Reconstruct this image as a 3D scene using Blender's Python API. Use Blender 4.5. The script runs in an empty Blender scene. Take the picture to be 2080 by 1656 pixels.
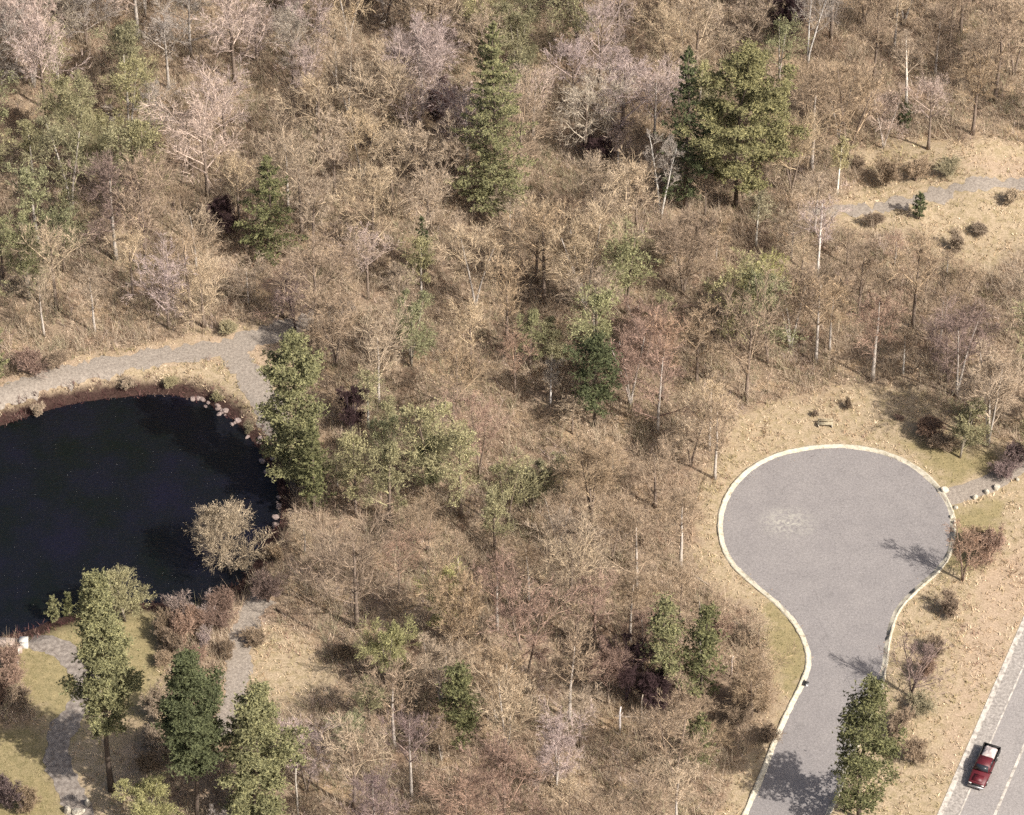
import bpy, math, random
import numpy as np
from mathutils import Vector

random.seed(7)
RNG = np.random.default_rng(7)
C = bpy.context.scene.collection
SC = bpy.context.scene

# ------------------------------------------------------------------ camera, light, exposure
A = math.radians(45.0)          # the camera looks down at 45 degrees
DIST = 480.0
FOCAL = 145.2
cam_d = bpy.data.cameras.new("camera"); cam = bpy.data.objects.new("camera", cam_d); C.objects.link(cam)
cam.location = (0, -DIST * math.cos(A), DIST * math.sin(A))
cam.rotation_euler = (math.pi / 2 - A, 0, 0)
cam_d.lens = FOCAL; cam_d.sensor_width = 36.0; cam_d.clip_start = 1.0; cam_d.clip_end = 9000.0
SC.camera = cam

SUN_ELEV = math.radians(46.0)
SUN_AZ = math.atan2(0.60, -0.80)          # direction of the cast shadows on the ground (away to the north west)
tosun = Vector((-math.cos(SUN_AZ) * math.cos(SUN_ELEV), -math.sin(SUN_AZ) * math.cos(SUN_ELEV), math.sin(SUN_ELEV)))
world = bpy.data.worlds.new("World"); SC.world = world; world.use_nodes = True
wn = world.node_tree.nodes; wl = world.node_tree.links
bg = wn["Background"]; bg.inputs["Strength"].default_value = 0.095
sky = wn.new("ShaderNodeTexSky"); sky.sky_type = "NISHITA"; sky.sun_disc = False
sky.sun_elevation = SUN_ELEV; sky.dust_density = 6.0; sky.air_density = .8
sky.sun_rotation = math.atan2(tosun.x, tosun.y)
wl.new(sky.outputs[0], bg.inputs["Color"])
sun_d = bpy.data.lights.new("sun", "SUN"); sun_d.energy = 5.0; sun_d.angle = math.radians(0.6); sun_d.color = (1.0, 0.915, 0.835)
sun = bpy.data.objects.new("sun", sun_d); C.objects.link(sun)
sun.rotation_euler = tosun.to_track_quat("Z", "Y").to_euler()
SC.view_settings.view_transform = "Standard"; SC.view_settings.look = "None"
SC.view_settings.gamma = 1.0; SC.view_settings.use_curve_mapping = False
SC.view_settings.exposure = 0.48
SC.cycles.use_denoising = False; SC.cycles.sample_clamp_direct = 3.0; SC.cycles.sample_clamp_indirect = 3.0

# ------------------------------------------------------------------ layout helpers (photo pixel <-> ground)
PW, PH = 2080.0, 1656.0
KPX = 36.0 / PW / FOCAL
CAM = np.array(cam.location)
FWD = np.array((0, math.cos(A), -math.sin(A))); UP = np.array((0, math.sin(A), math.cos(A)))

def ground_at(px, py, z=0.0):
    d = FWD + np.array((1.0, 0, 0)) * ((px - PW / 2) * KPX) + UP * ((PH / 2 - py) * KPX)
    t = (z - CAM[2]) / d[2]
    p = CAM + d * t
    return float(p[0]), float(p[1])

def project(x, y, z):
    x, y, z = np.asarray(x, float), np.asarray(y, float), np.asarray(z, float)
    rx, ry, rz = x - CAM[0], y - CAM[1], z - CAM[2]
    dep = ry * FWD[1] + rz * FWD[2]
    return PW / 2 + rx / dep / KPX, PH / 2 - (ry * UP[1] + rz * UP[2]) / dep / KPX

def catmull(pts, n=8, closed=False):
    P = [np.array(p, float) for p in pts]
    out = []
    m = len(P)
    rng = range(m) if closed else range(m - 1)
    for i in rng:
        p1, p2 = P[i], P[(i + 1) % m]
        p0 = P[i - 1] if (closed or i > 0) else 2 * p1 - p2
        p3 = P[(i + 2) % m] if (closed or i + 2 < m) else 2 * p2 - p1
        for k in range(n):
            t = k / n
            out.append(0.5 * (2 * p1 + (p2 - p0) * t + (2 * p0 - 5 * p1 + 4 * p2 - p3) * t * t + (3 * p1 - p0 - 3 * p2 + p3) * t ** 3))
    if not closed: out.append(P[-1])
    return np.array(out)

def inside(poly, x, y):
    x = np.asarray(x, float); y = np.asarray(y, float)
    r = np.zeros(x.shape, bool)
    n = len(poly)
    for i in range(n):
        x1, y1 = poly[i]; x2, y2 = poly[(i + 1) % n]
        if y1 == y2: continue
        c = ((y1 > y) != (y2 > y)) & (x < (x2 - x1) * (y - y1) / (y2 - y1) + x1)
        r ^= c
    return r

def edge_dist(poly, x, y, closed=True):
    x = np.asarray(x, float); y = np.asarray(y, float)
    d = np.full(x.shape, 1e9)
    n = len(poly)
    for i in range(n if closed else n - 1):
        x1, y1 = poly[i]; x2, y2 = poly[(i + 1) % n]
        dx, dy = x2 - x1, y2 - y1
        L = dx * dx + dy * dy
        if L < 1e-12: continue
        t = np.clip(((x - x1) * dx + (y - y1) * dy) / L, 0, 1)
        d = np.minimum(d, np.hypot(x - x1 - t * dx, y - y1 - t * dy))
    return d

def signed(poly, x, y):
    d = edge_dist(poly, x, y)
    return np.where(inside(poly, x, y), -d, d)

def sm(a, b, v):
    t = np.clip((v - a) / (b - a), 0, 1)
    return t * t * (3 - 2 * t)

def wob(x, y, s=1.0, seed=0.0):
    """smooth noise, about -1..1"""
    x = np.asarray(x, float) / s; y = np.asarray(y, float) / s
    return (np.sin(x * 1.0 + 1.3 * np.sin(y * .73 + seed) + seed) * np.cos(y * 1.1 + .9 * np.sin(x * .61 + seed * 2)) * .6
            + .4 * np.sin(x * 2.3 + y * 1.7 + seed * 3 + 1.1 * np.sin(y * 1.9 - x)))

def Wpts(px, z=0.0): return [ground_at(a, b, z) for a, b in px]

# ------------------------------------------------------------------ outlines read off the photo
POND_Z = -1.3
pond_px = [(-420, 1050), (-380, 950), (-200, 905), (-60, 885), (0, 866), (60, 845), (130, 825), (200, 812), (300, 803), (370, 806), (430, 824), (485, 865),
           (525, 912), (553, 960), (568, 1010), (570, 1055), (552, 1080), (530, 1120), (500, 1170), (460, 1205), (410, 1230), (360, 1232),
           (310, 1224), (270, 1226), (200, 1238), (140, 1250), (100, 1262), (60, 1280), (0, 1292), (-60, 1296), (-200, 1280), (-350, 1200)]
POND = catmull(Wpts(pond_px, POND_Z), 5, True)
left_kerb_px = [(1500, 1700), (1516, 1656), (1545, 1590), (1572, 1520), (1602, 1450), (1630, 1395), (1644, 1355), (1642, 1318), (1620, 1270), (1580, 1225),
                (1535, 1187), (1495, 1150), (1474, 1115), (1466, 1075), (1470, 1035), (1490, 993), (1525, 956), (1570, 931), (1625, 916), (1690, 909),
                (1755, 914), (1815, 930), (1868, 960), (1908, 1000), (1930, 1045), (1932, 1090), (1922, 1130), (1898, 1162), (1855, 1200), (1820, 1240), (1803, 1290),
                (1794, 1350), (1782, 1405), (1758, 1462), (1730, 1530), (1702, 1600), (1678, 1656), (1660, 1700)]
KERB = catmull(Wpts(left_kerb_px), 6)
road_left_px = [(2250, 880), (2080, 1272), (1921, 1637), (1880, 1735)]
trail_px = [(-60, 825), (0, 806), (90, 772), (200, 748), (320, 725), (420, 713), (500, 694), (565, 670), (640, 640), (720, 618)]
trail2_px = [(470, 715), (505, 765), (540, 820), (570, 880)]
drive_px = [(60, 1298), (110, 1312), (155, 1345), (178, 1385), (168, 1425), (140, 1462), (120, 1500), (118, 1550), (140, 1600), (165, 1656), (180, 1700)]
track_px = [(535, 1215), (505, 1260), (488, 1310), (482, 1370), (475, 1430), (455, 1500)]
far_px = [(1640, 445), (1720, 432), (1790, 423), (1870, 408), (1960, 388), (2080, 376), (2180, 370)]
foot_px = [(1915, 1012), (1960, 1000), (2010, 982), (2060, 950), (2130, 905)]

def h_ground(x, y):
    x = np.asarray(x, float); y = np.asarray(y, float)
    d = signed(POND, x, y)
    flat = sm(0, 16, np.hypot(x - 40, (y + 25) * .62) - 24) * sm(0, 12, d - 5)
    flat = flat * sm(4, 16, edge_dist(Wpts(road_left_px), x, y, False))
    gx, gy = ground_at(190, 1480)
    flat = flat * sm(0, 10, np.hypot(x - gx, y - gy) - 17)
    und = flat * (1.1 * wob(x, y, 11, .4) + .35 * wob(x, y, 4.2, 2.0)) + .06 * wob(x, y, 1.7, 5.) * sm(0, 3, d)*flat
    bank = np.where(d < 0, POND_Z - 1.4 * sm(0, 3.5, -d), POND_Z * (1 - sm(0.0, 3.6, d)))
    return und + bank

# ------------------------------------------------------------------ object helpers
def tag(o, label=None, cat=None, group=None, kind=None):
    if label: o["label"] = label
    if cat: o["category"] = cat
    if group: o["group"] = group
    if kind: o["kind"] = kind
    return o

def mesh_np(name, V, F, mats, mat_idx=None, smooth=False):
    """F: (n,3) or (n,4) array"""
    V = np.asarray(V, np.float32); F = np.asarray(F, np.int32)
    me = bpy.data.meshes.new(name)
    me.vertices.add(len(V)); me.vertices.foreach_set("co", V.ravel())
    k = F.shape[1]
    me.loops.add(F.size); me.loops.foreach_set("vertex_index", F.ravel())
    me.polygons.add(len(F))
    me.polygons.foreach_set("loop_start", np.arange(0, F.size, k, dtype=np.int32))
    me.polygons.foreach_set("loop_total", np.full(len(F), k, np.int32))
    for m in (mats if isinstance(mats, (list, tuple)) else [mats]): me.materials.append(m)
    if mat_idx is not None: me.polygons.foreach_set("material_index", np.asarray(mat_idx, np.int32))
    if smooth: me.polygons.foreach_set("use_smooth", np.ones(len(F), bool))
    me.update(calc_edges=True)
    return me

def link(name, me, parent=None, loc=None):
    o = bpy.data.objects.new(name, me); C.objects.link(o)
    if parent: o.parent = parent
    if loc is not None: o.location = loc
    return o

def empty(name, loc, rz=0.0):
    o = bpy.data.objects.new(name, None); C.objects.link(o); o.location = loc; o.rotation_euler = (0, 0, rz); o.empty_display_size = .3
    return o

class MB:
    """collects triangles"""
    def __init__(s): s.V = []; s.F = []; s.M = []; s.n = 0
    def add(s, V, F, m=0):
        V = np.asarray(V, float).reshape(-1, 3); F = np.asarray(F, int).reshape(-1, 3)
        s.V.append(V); s.F.append(F + s.n); s.M.append(np.full(len(F), m)); s.n += len(V)
    def tube(s, P, R, k=6, m=0, cap=True):
        P = np.asarray(P, float); n = len(P); V = []
        for i in range(n):
            d = P[min(i + 1, n - 1)] - P[max(i - 1, 0)]; d /= (np.linalg.norm(d) + 1e-9)
            a = np.cross(d, (0, 0, 1.0) if abs(d[2]) < .9 else (1.0, 0, 0)); a /= np.linalg.norm(a); b = np.cross(d, a)
            for j in range(k):
                t = 2 * math.pi * j / k
                V.append(P[i] + R[i] * (a * math.cos(t) + b * math.sin(t)))
        F = []
        for i in range(n - 1):
            for j in range(k):
                q = (i * k + j, i * k + (j + 1) % k, (i + 1) * k + (j + 1) % k, (i + 1) * k + j)
                F += [(q[0], q[1], q[2]), (q[0], q[2], q[3])]
        if cap:
            F += [(0, j + 1, j) for j in range(1, k - 1)]
            o = (n - 1) * k
            F += [(o, o + j, o + j + 1) for j in range(1, k - 1)]
        s.add(V, F, m)
    def box(s, c, h, m=0, rz=0.0, jit=0.0):
        V = np.array([(i, j, k) for i in (-1, 1) for j in (-1, 1) for k in (-1, 1)], float) * np.array(h)
        if jit: V += RNG.uniform(-jit, jit, V.shape)
        ca, sa = math.cos(rz), math.sin(rz)
        V = np.stack([V[:, 0] * ca - V[:, 1] * sa, V[:, 0] * sa + V[:, 1] * ca, V[:, 2]], 1) + np.array(c)
        Q = [(0, 1, 3, 2), (4, 6, 7, 5), (0, 4, 5, 1), (2, 3, 7, 6), (0, 2, 6, 4), (1, 5, 7, 3)]
        s.add(V, [t for a, b, c_, d in Q for t in ((a, b, c_), (a, c_, d))], m)
    def mesh(s, name, mats, smooth=False):
        return mesh_np(name, np.concatenate(s.V), np.concatenate(s.F), mats, np.concatenate(s.M), smooth)
    def build(s, name, mats, parent=None, loc=None, smooth=False):
        return link(name, s.mesh(name, mats, smooth), parent, loc)

# ------------------------------------------------------------------ materials
def new_mat(name):
    m = bpy.data.materials.new(name); m.use_nodes = True
    nt = m.node_tree; b = nt.nodes["Principled BSDF"]
    return m, nt, b

def N(nt, typ, **kw):
    n = nt.nodes.new(typ)
    for k, v in kw.items():
        if k.startswith("_"): setattr(n, k[1:], v)
        else: n.inputs[k.replace("__", " ")].default_value = v
    return n

def noise(nt, scale, detail=6, rough=.6, vec=None, dist=0.0):
    n = N(nt, "ShaderNodeTexNoise", Scale=scale, Detail=detail, Roughness=rough, Distortion=dist)
    if vec is None:
        g = nt.nodes.new("ShaderNodeNewGeometry"); vec = g.outputs["Position"]
    nt.links.new(vec, n.inputs["Vector"])
    return n.outputs["Fac"]

def ramp(nt, fac, stops):
    r = nt.nodes.new("ShaderNodeValToRGB"); e = r.color_ramp.elements
    e[0].position, e[0].color = stops[0][0], (*stops[0][1], 1)
    e[1].position, e[1].color = stops[-1][0], (*stops[-1][1], 1)
    for p, c in stops[1:-1]:
        q = e.new(p); q.color = (*c, 1)
    nt.links.new(fac, r.inputs["Fac"])
    return r.outputs["Color"]

def mix(nt, fac, a, b, typ="MIX"):
    m = nt.nodes.new("ShaderNodeMix"); m.data_type = "RGBA"; m.blend_type = typ
    for s, v in ((0, fac), (6, a), (7, b)):
        if isinstance(v, bpy.types.NodeSocket): nt.links.new(v, m.inputs[s])
        elif s == 0: m.inputs[0].default_value = v
        else: m.inputs[s].default_value = (*v, 1)
    return m.outputs[2]

def g3(v): return (v, v, v)

def mat_simple(name, stops, scale=3.0, rough=.85, detail=6, bump=0.0, bscale=20, metal=0.0, spec=.3, obj=False):
    m, nt, b = new_mat(name)
    vec = None
    if obj:
        tc = nt.nodes.new("ShaderNodeTexCoord"); vec = tc.outputs["Object"]
    nt.links.new(ramp(nt, noise(nt, scale, detail, vec=vec), stops), b.inputs["Base Color"])
    b.inputs["Roughness"].default_value = rough; b.inputs["Metallic"].default_value = metal
    b.inputs["Specular IOR Level"].default_value = spec
    if bump:
        bn = N(nt, "ShaderNodeBump", Strength=bump, Distance=.05)
        nt.links.new(noise(nt, bscale, 5, vec=vec), bn.inputs["Height"]); nt.links.new(bn.outputs[0], b.inputs["Normal"])
    return m

def mat_tinted(name, rough=.9, lo=.72, hi=1.3, hue=True, trans=0.0, mottle=3.0, island=None):
    """base colour from the object's own colour, varied by noise over the plant and by object"""
    m, nt, b = new_mat(name)
    oi = nt.nodes.new("ShaderNodeObjectInfo")
    tc = nt.nodes.new("ShaderNodeTexCoord")
    f = noise(nt, mottle, 4, .7, vec=tc.outputs["Object"])
    k = ramp(nt, f, [(.3, g3(lo)), (.7, g3(hi))])
    c = mix(nt, 1.0, oi.outputs["Color"], k, "MULTIPLY")
    if island:
        g = nt.nodes.new("ShaderNodeNewGeometry")
        c = mix(nt, 1.0, c, ramp(nt, g.outputs["Random Per Island"], [(0, island[0]), (.5, (1, 1, 1)), (1, island[1])]), "MULTIPLY")
    if hue:
        r = ramp(nt, oi.outputs["Random"], [(0, (.86, .86, .9)), (.5, (1, 1, 1)), (1, (1.05, 1.03, .95))])
        c = mix(nt, 1.0, c, r, "MULTIPLY")
    nt.links.new(c, b.inputs["Base Color"])
    b.inputs["Roughness"].default_value = rough; b.inputs["Specular IOR Level"].default_value = .15
    if trans:
        tr = nt.nodes.new("ShaderNodeBsdfTranslucent"); nt.links.new(c, tr.inputs["Color"])
        mx = nt.nodes.new("ShaderNodeMixShader"); mx.inputs[0].default_value = trans
        nt.links.new(b.outputs[0], mx.inputs[1]); nt.links.new(tr.outputs[0], mx.inputs[2])
        nt.links.new(mx.outputs[0], nt.nodes["Material Output"].inputs["Surface"])
    return m

M_twig = mat_tinted("twigs", lo=.7, hi=1.3, mottle=.8, island=((.52, .49, .46), (1.55, 1.52, 1.42)))
M_bark = mat_tinted("bark", lo=.6, hi=1.4, hue=False, mottle=2.5)
M_bud = mat_tinted("buds", lo=.75, hi=1.3, trans=.2, mottle=.8, island=((.55, .52, .5), (1.5, 1.5, 1.4)))
M_needle = mat_tinted("needles", rough=.7, lo=.65, hi=1.4, hue=False, trans=.07, mottle=.7, island=((.6, .62, .6), (1.5, 1.45, 1.3)))

def mat_attr(name, attr, rough=.9, trans=0.0):
    m, nt, b = new_mat(name)
    a = nt.nodes.new("ShaderNodeAttribute"); a.attribute_name = attr
    nt.links.new(a.outputs["Color"], b.inputs["Base Color"]); b.inputs["Roughness"].default_value = rough
    b.inputs["Specular IOR Level"].default_value = .15
    return m
M_tint = mat_attr("ground_growth", "tint")

def ground_material():
    m, nt, b = new_mat("woodland_floor")
    def at(n):
        a = nt.nodes.new("ShaderNodeAttribute"); a.attribute_name = n; return a.outputs["Fac"]
    # leaf litter
    n1 = noise(nt, .22, 5, .65); n2 = noise(nt, 5.0, 8, .75); n3 = noise(nt, 1.1, 6, .65)
    litter = ramp(nt, n2, [(.28, (.13, .095, .065)), (.45, (.25, .19, .135)), (.6, (.37, .295, .21)), (.75, (.54, .45, .34))])
    tone = ramp(nt, n1, [(.35, (.80, .72, .70)), (.5, (1, 1, 1)), (.66, (1.2, 1.14, 1.0))])
    litter = mix(nt, 1.0, litter, tone, "MULTIPLY")
    patch = ramp(nt, n3, [(.35, g3(.72)), (.65, g3(1.2))])
    litter = mix(nt, 1.0, litter, patch, "MULTIPLY")
    straw = ramp(nt, n2, [(.28, (.19, .15, .095)), (.5, (.38, .305, .205)), (.72, (.56, .46, .33))])
    straw = mix(nt, ramp(nt, n3, [(.45, g3(0)), (.62, g3(.75))]), straw, ramp(nt, n2, [(.3, (.18, .145, .085)), (.7, (.36, .30, .17))]))
    lawn = ramp(nt, n2, [(.25, (.12, .105, .05)), (.5, (.205, .18, .085)), (.75, (.31, .265, .145))])
    lawn = mix(nt, ramp(nt, n3, [(.42, g3(0)), (.66, g3(.6))]), lawn, (.38, .31, .17))
    dirt = ramp(nt, n2, [(.25, (.25, .165, .12)), (.5, (.42, .31, .235)), (.75, (.57, .445, .355))])
    mud = ramp(nt, n2, [(.3, (.025, .016, .013)), (.55, (.06, .036, .03)), (.8, (.15, .10, .08))])
    c = mix(nt, at("straw"), litter, straw); c = mix(nt, at("lawn"), c, lawn)
    c = mix(nt, at("dirt"), c, dirt); c = mix(nt, at("mud"), c, mud)
    v = N(nt, "ShaderNodeTexVoronoi", Scale=9.0)
    g = nt.nodes.new("ShaderNodeNewGeometry"); nt.links.new(g.outputs["Position"], v.inputs["Vector"])
    c = mix(nt, .5, c, mix(nt, 1.0, c, ramp(nt, v.outputs["Distance"], [(.1, g3(1.35)), (.6, g3(.6))]), "MULTIPLY"))
    nt.links.new(c, b.inputs["Base Color"]); b.inputs["Roughness"].default_value = .95; b.inputs["Specular IOR Level"].default_value = .1
    bn = N(nt, "ShaderNodeBump", Strength=.2, Distance=.065)
    nt.links.new(noise(nt, 3.0, 8, .7), bn.inputs["Height"]); nt.links.new(bn.outputs[0], b.inputs["Normal"])
    return m
M_ground = ground_material()

def asphalt(name, base=(.27, .255, .25), scuff=None):
    m, nt, b = new_mat(name)
    d = [tuple(x * k for x in base) for k in (.55, 1.0, 1.5)]
    c = ramp(nt, noise(nt, 4.5, 10, .85), [(.3, d[0]), (.5, d[1]), (.7, d[2])])
    c = mix(nt, 1.0, c, ramp(nt, noise(nt, .35, 4, .6), [(.35, (.94, .94, .94)), (.65, (1.05, 1.05, 1.04))]), "MULTIPLY")
    if scuff:                                  # pale worn scrape in the turning circle, in its own shape
        g = nt.nodes.new("ShaderNodeNewGeometry")
        mp = nt.nodes.new("ShaderNodeMapping"); mp.vector_type = "POINT"
        mp.inputs["Location"].default_value = (-scuff[0] * .26, -scuff[1] * .34, 0); mp.inputs["Scale"].default_value = (.26, .34, 0)
        nt.links.new(g.outputs["Position"], mp.inputs["Vector"])
        gr = nt.nodes.new("ShaderNodeTexGradient"); gr.gradient_type = "SPHERICAL"; nt.links.new(mp.outputs[0], gr.inputs[0])
        f = nt.nodes.new("ShaderNodeMath"); f.operation = "MULTIPLY"
        nt.links.new(gr.outputs["Fac"], f.inputs[0]); nt.links.new(ramp(nt, noise(nt, 1.5, 8, .7, dist=1.5), [(.45, g3(0)), (.58, g3(1))]), f.inputs[1])
        c = mix(nt, f.outputs[0], c, (.37, .36, .31))
    # sealed hairline cracks
    v = N(nt, "ShaderNodeTexVoronoi", Scale=.16, _feature="DISTANCE_TO_EDGE"); g = nt.nodes.new("ShaderNodeNewGeometry")
    nz = N(nt, "ShaderNodeTexNoise", Scale=.5, Detail=6); nt.links.new(g.outputs["Position"], nz.inputs[0])
    va = nt.nodes.new("ShaderNodeVectorMath"); va.operation = "MULTIPLY_ADD"; va.inputs[1].default_value = (3, 3, 3)
    nt.links.new(nz.outputs["Color"], va.inputs[0]); nt.links.new(g.outputs["Position"], va.inputs[2]); nt.links.new(va.outputs[0], v.inputs["Vector"])
    c = mix(nt, ramp(nt, v.outputs["Distance"], [(.0, g3(.35)), (.012, g3(0))]), c, tuple(x * .55 for x in base))
    nt.links.new(c, b.inputs["Base Color"]); b.inputs["Roughness"].default_value = .88; b.inputs["Specular IOR Level"].default_value = .3
    bn = N(nt, "ShaderNodeBump", Strength=.35, Distance=.03)
    nt.links.new(noise(nt, 14, 6, .7), bn.inputs["Height"]); nt.links.new(bn.outputs[0], b.inputs["Normal"])
    return m
SC_XY = ground_at(1600, 1062)
M_asph = asphalt("turning_circle_asphalt", (.212, .200, .195), SC_XY)
M_road = asphalt("main_road_asphalt", (.25, .235, .224))
M_gravel = mat_simple("gravel", [(.3, (.12, .10, .085)), (.5, (.205, .18, .155)), (.7, (.31, .275, .235))], 2.0, .95, 10, .8, 8)
M_trail = mat_simple("trail_gravel", [(.3, (.17, .145, .12)), (.5, (.25, .22, .185)), (.7, (.34, .30, .25))], 3.5, .95, 10, .8, 8)
M_kerb = mat_simple("kerb_concrete", [(.3, (.22, .19, .12)), (.42, (.41, .38, .295)), (.6, (.49, .46, .37)), (.75, (.58, .55, .45))], 2.2, .85, 10, .3, 10)
M_shoulder = mat_simple("shoulder_grit", [(.3, (.17, .155, .14)), (.5, (.28, .26, .235)), (.7, (.42, .39, .35))], 3.2, .95, 10, .4, 10)
M_line = mat_simple("road_paint", [(.38, (.25, .23, .20)), (.5, (.44, .41, .36)), (.7, (.6, .57, .5))], 1.6, .7, 10)
M_stone = mat_simple("pale_stone", [(.3, (.30, .27, .22)), (.5, (.46, .43, .35)), (.7, (.64, .60, .5))], 3, .85, 8, .6, 4, obj=True)
M_pink = mat_simple("pinkish_stone", [(.3, (.12, .09, .08)), (.5, (.24, .19, .17)), (.7, (.40, .33, .30))], 3, .85, 8, .6, 4, obj=True)
M_conc = mat_simple("outlet_concrete", [(.3, (.26, .205, .17)), (.5, (.36, .295, .25)), (.7, (.46, .39, .33))], 2, .85, 8, .3, 8, obj=True)
M_white = mat_simple("white_paint", [(.3, (.42, .41, .38)), (.6, (.58, .57, .53))], 3, .6, 6, obj=True)
M_wood = mat_simple("weathered_wood", [(.3, (.20, .17, .11)), (.5, (.33, .29, .20)), (.7, (.45, .40, .29))], 5, .85, 8, .4, 8, obj=True)
M_dark = mat_simple("dark_rubber", [(.3, (.02, .02, .02)), (.7, (.035, .034, .034))], 5, .8)
M_red = mat_simple("red_car_paint", [(.35, (.075, .008, .012)), (.65, (.105, .012, .018))], 1.5, .5, 4, spec=.5, obj=True)
M_glass = mat_simple("tinted_glass", [(.3, (.015, .018, .022)), (.7, (.03, .034, .04))], 1.5, .08, 3, spec=.6, obj=True)
M_metal = mat_simple("dull_metal", [(.3, (.35, .35, .35)), (.7, (.5, .5, .5))], 4, .4, 4, metal=.8, obj=True)
M_lamp = mat_simple("lamp_glass", [(.3, (.7, .7, .66)), (.7, (.8, .8, .76))], 4, .2, 3, obj=True)
M_load = mat_simple("white_sheet", [(.3, (.32, .27, .255)), (.6, (.50, .45, .43))], 4, .7, 6, .5, 6, obj=True)

def water_material():
    m, nt, b = new_mat("pond_water")
    c = ramp(nt, noise(nt, .12, 4, .6), [(.35, (.0035, .0055, .004)), (.65, (.006, .006, .013))])
    nt.links.new(c, b.inputs["Base Color"]); b.inputs["Roughness"].default_value = .12; b.inputs["IOR"].default_value = 1.33
    bn = N(nt, "ShaderNodeBump", Strength=.9, Distance=.2)
    tc = nt.nodes.new("ShaderNodeNewGeometry"); mp = nt.nodes.new("ShaderNodeMapping"); mp.inputs["Scale"].default_value = (1.0, 2.4, 1)
    nt.links.new(tc.outputs["Position"], mp.inputs[0])
    nt.links.new(noise(nt, 1.5, 4, .6, vec=mp.outputs[0]), bn.inputs["Height"]); nt.links.new(bn.outputs[0], b.inputs["Normal"])
    return m
M_water = water_material()

# ------------------------------------------------------------------ ground
def axis(lo, hi, step, far=3200):
    a = list(np.arange(lo, hi + 1e-6, step))
    g, d = [], step
    x = hi
    while x < far:
        d *= 1.5; x += d; g.append(x)
    x = lo; d = step; q = []
    while x > -far:
        d *= 1.5; x -= d; q.append(x)
    return np.array(q[::-1] + a + g)

straw_zone = [[(1400, 1120), (1420, 1000), (1480, 900), (1500, 850), (1580, 815), (1720, 780), (1850, 780), (1930, 850), (2120, 930), (2300, 900), (2300, 1150), (2080, 1150),
               (2120, 1300), (1960, 1720), (1440, 1720), (1500, 1560), (1570, 1420), (1560, 1260), (1430, 1190)],
              [(500, 1290), (560, 1270), (640, 1310), (690, 1380), (600, 1440), (500, 1420)],
              [(1740, 300), (1830, 280), (1960, 300), (2120, 290), (2120, 480), (2000, 560), (1900, 530), (1880, 480), (1700, 480), (1690, 430), (1760, 360)],
              [(-80, 800), (180, 720), (400, 680), (560, 640), (620, 720), (560, 900), (520, 880), (400, 770), (200, 780), (0, 850), (-80, 880)],
              [(150, 1230), (330, 1210), (340, 1560), (260, 1680), (130, 1700), (60, 1400)]]
lawn_zone = [[(45, 1290), (110, 1240), (300, 1200), (330, 1300), (320, 1480), (235, 1520), (240, 1380), (150, 1500), (30, 1400), (30, 1340)],
             [(-200, 1480), (60, 1470), (120, 1500), (125, 1620), (150, 1720), (-200, 1720)],
             [(1925, 1030), (2040, 1020), (2020, 1120), (1960, 1170), (1900, 1170)],
             [(1545, 1200), (1650, 1290), (1650, 1380), (1590, 1410), (1560, 1300)],
             [(1830, 890), (2010, 920), (2020, 960), (1930, 990), (1880, 950)]]
dirt_zone = [[(-60, 790), (0, 765), (120, 735), (330, 700), (560, 655), (600, 690), (590, 750), (540, 760), (500, 730), (420, 720), (200, 760), (-60, 830)],
             [(490, 1180), (560, 1180), (555, 1240), (500, 1280), (470, 1250)],
             [(230, 1470), (330, 1440), (340, 1560), (250, 1580)],
             [(2050, 380), (1900, 330), (2120, 330), (2120, 370)],
             [(1990, 1180), (2080, 1080), (2100, 1200), (1990, 1440), (1930, 1560), (1920, 1480)]]

def make_ground():
    xs = axis(-78, 78, .55); ys = axis(-84, 96, .55)
    X, Y = np.meshgrid(xs, ys)
    near = np.maximum(np.maximum(np.abs(X) - 78, 0), np.maximum(np.abs(Y - 6) - 90, 0))
    Z = h_ground(X, Y) * (1 - sm(0, 200, near))
    V = np.stack([X, Y, Z], -1).reshape(-1, 3)
    ny, nx = X.shape
    i = np.arange(ny * nx).reshape(ny, nx)
    F = np.stack([i[:-1, :-1], i[:-1, 1:], i[1:, 1:], i[1:, :-1]], -1).reshape(-1, 4)
    me = mesh_np("ground", V, F, M_ground, smooth=True)
    x, y = V[:, 0], V[:, 1]
    fz = .9 * wob(x, y, 1.1, 3.) + .8 * wob(x, y, 3.1, 8.) + RNG.normal(0, .35, len(x))
    def zone(polys, soft=1.3):
        r = np.zeros(len(x))
        for p in polys: r = np.maximum(r, 1 - sm(-soft, soft, signed(Wpts(p), x, y) + fz))
        return r
    d = signed(POND, x, y)
    for n, a in (("straw", zone(straw_zone)), ("lawn", zone(lawn_zone) * .85), ("dirt", zone(dirt_zone) * .42),
                 ("mud", (1 - sm(1.1, 2.3, d + .3 * fz)))):
        at = me.attributes.new(n, "FLOAT", "POINT"); at.data.foreach_set("value", a.astype(np.float32))
    tag(link("ground", me), kind="structure")
make_ground()

# pond
def fill_poly(name, P, z, mat, kind="structure"):
    from mathutils.geometry import tessellate_polygon
    pts = [Vector((p[0], p[1], 0)) for p in P]
    tris = tessellate_polygon([pts])
    V = [(p[0], p[1], z) for p in P]
    F = []
    for a, b, c in tris:
        u, v, w = pts[a], pts[b], pts[c]
        F.append((a, b, c) if (v - u).cross(w - u).z > 0 else (a, c, b))
    return tag(link(name, mesh_np(name, V, F, mat)), kind=kind)
big = catmull(Wpts(pond_px, POND_Z), 5, True)
cen = big.mean(0)
fill_poly("pond_water", cen + (big - cen) * 1.02, POND_Z, M_water)

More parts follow.
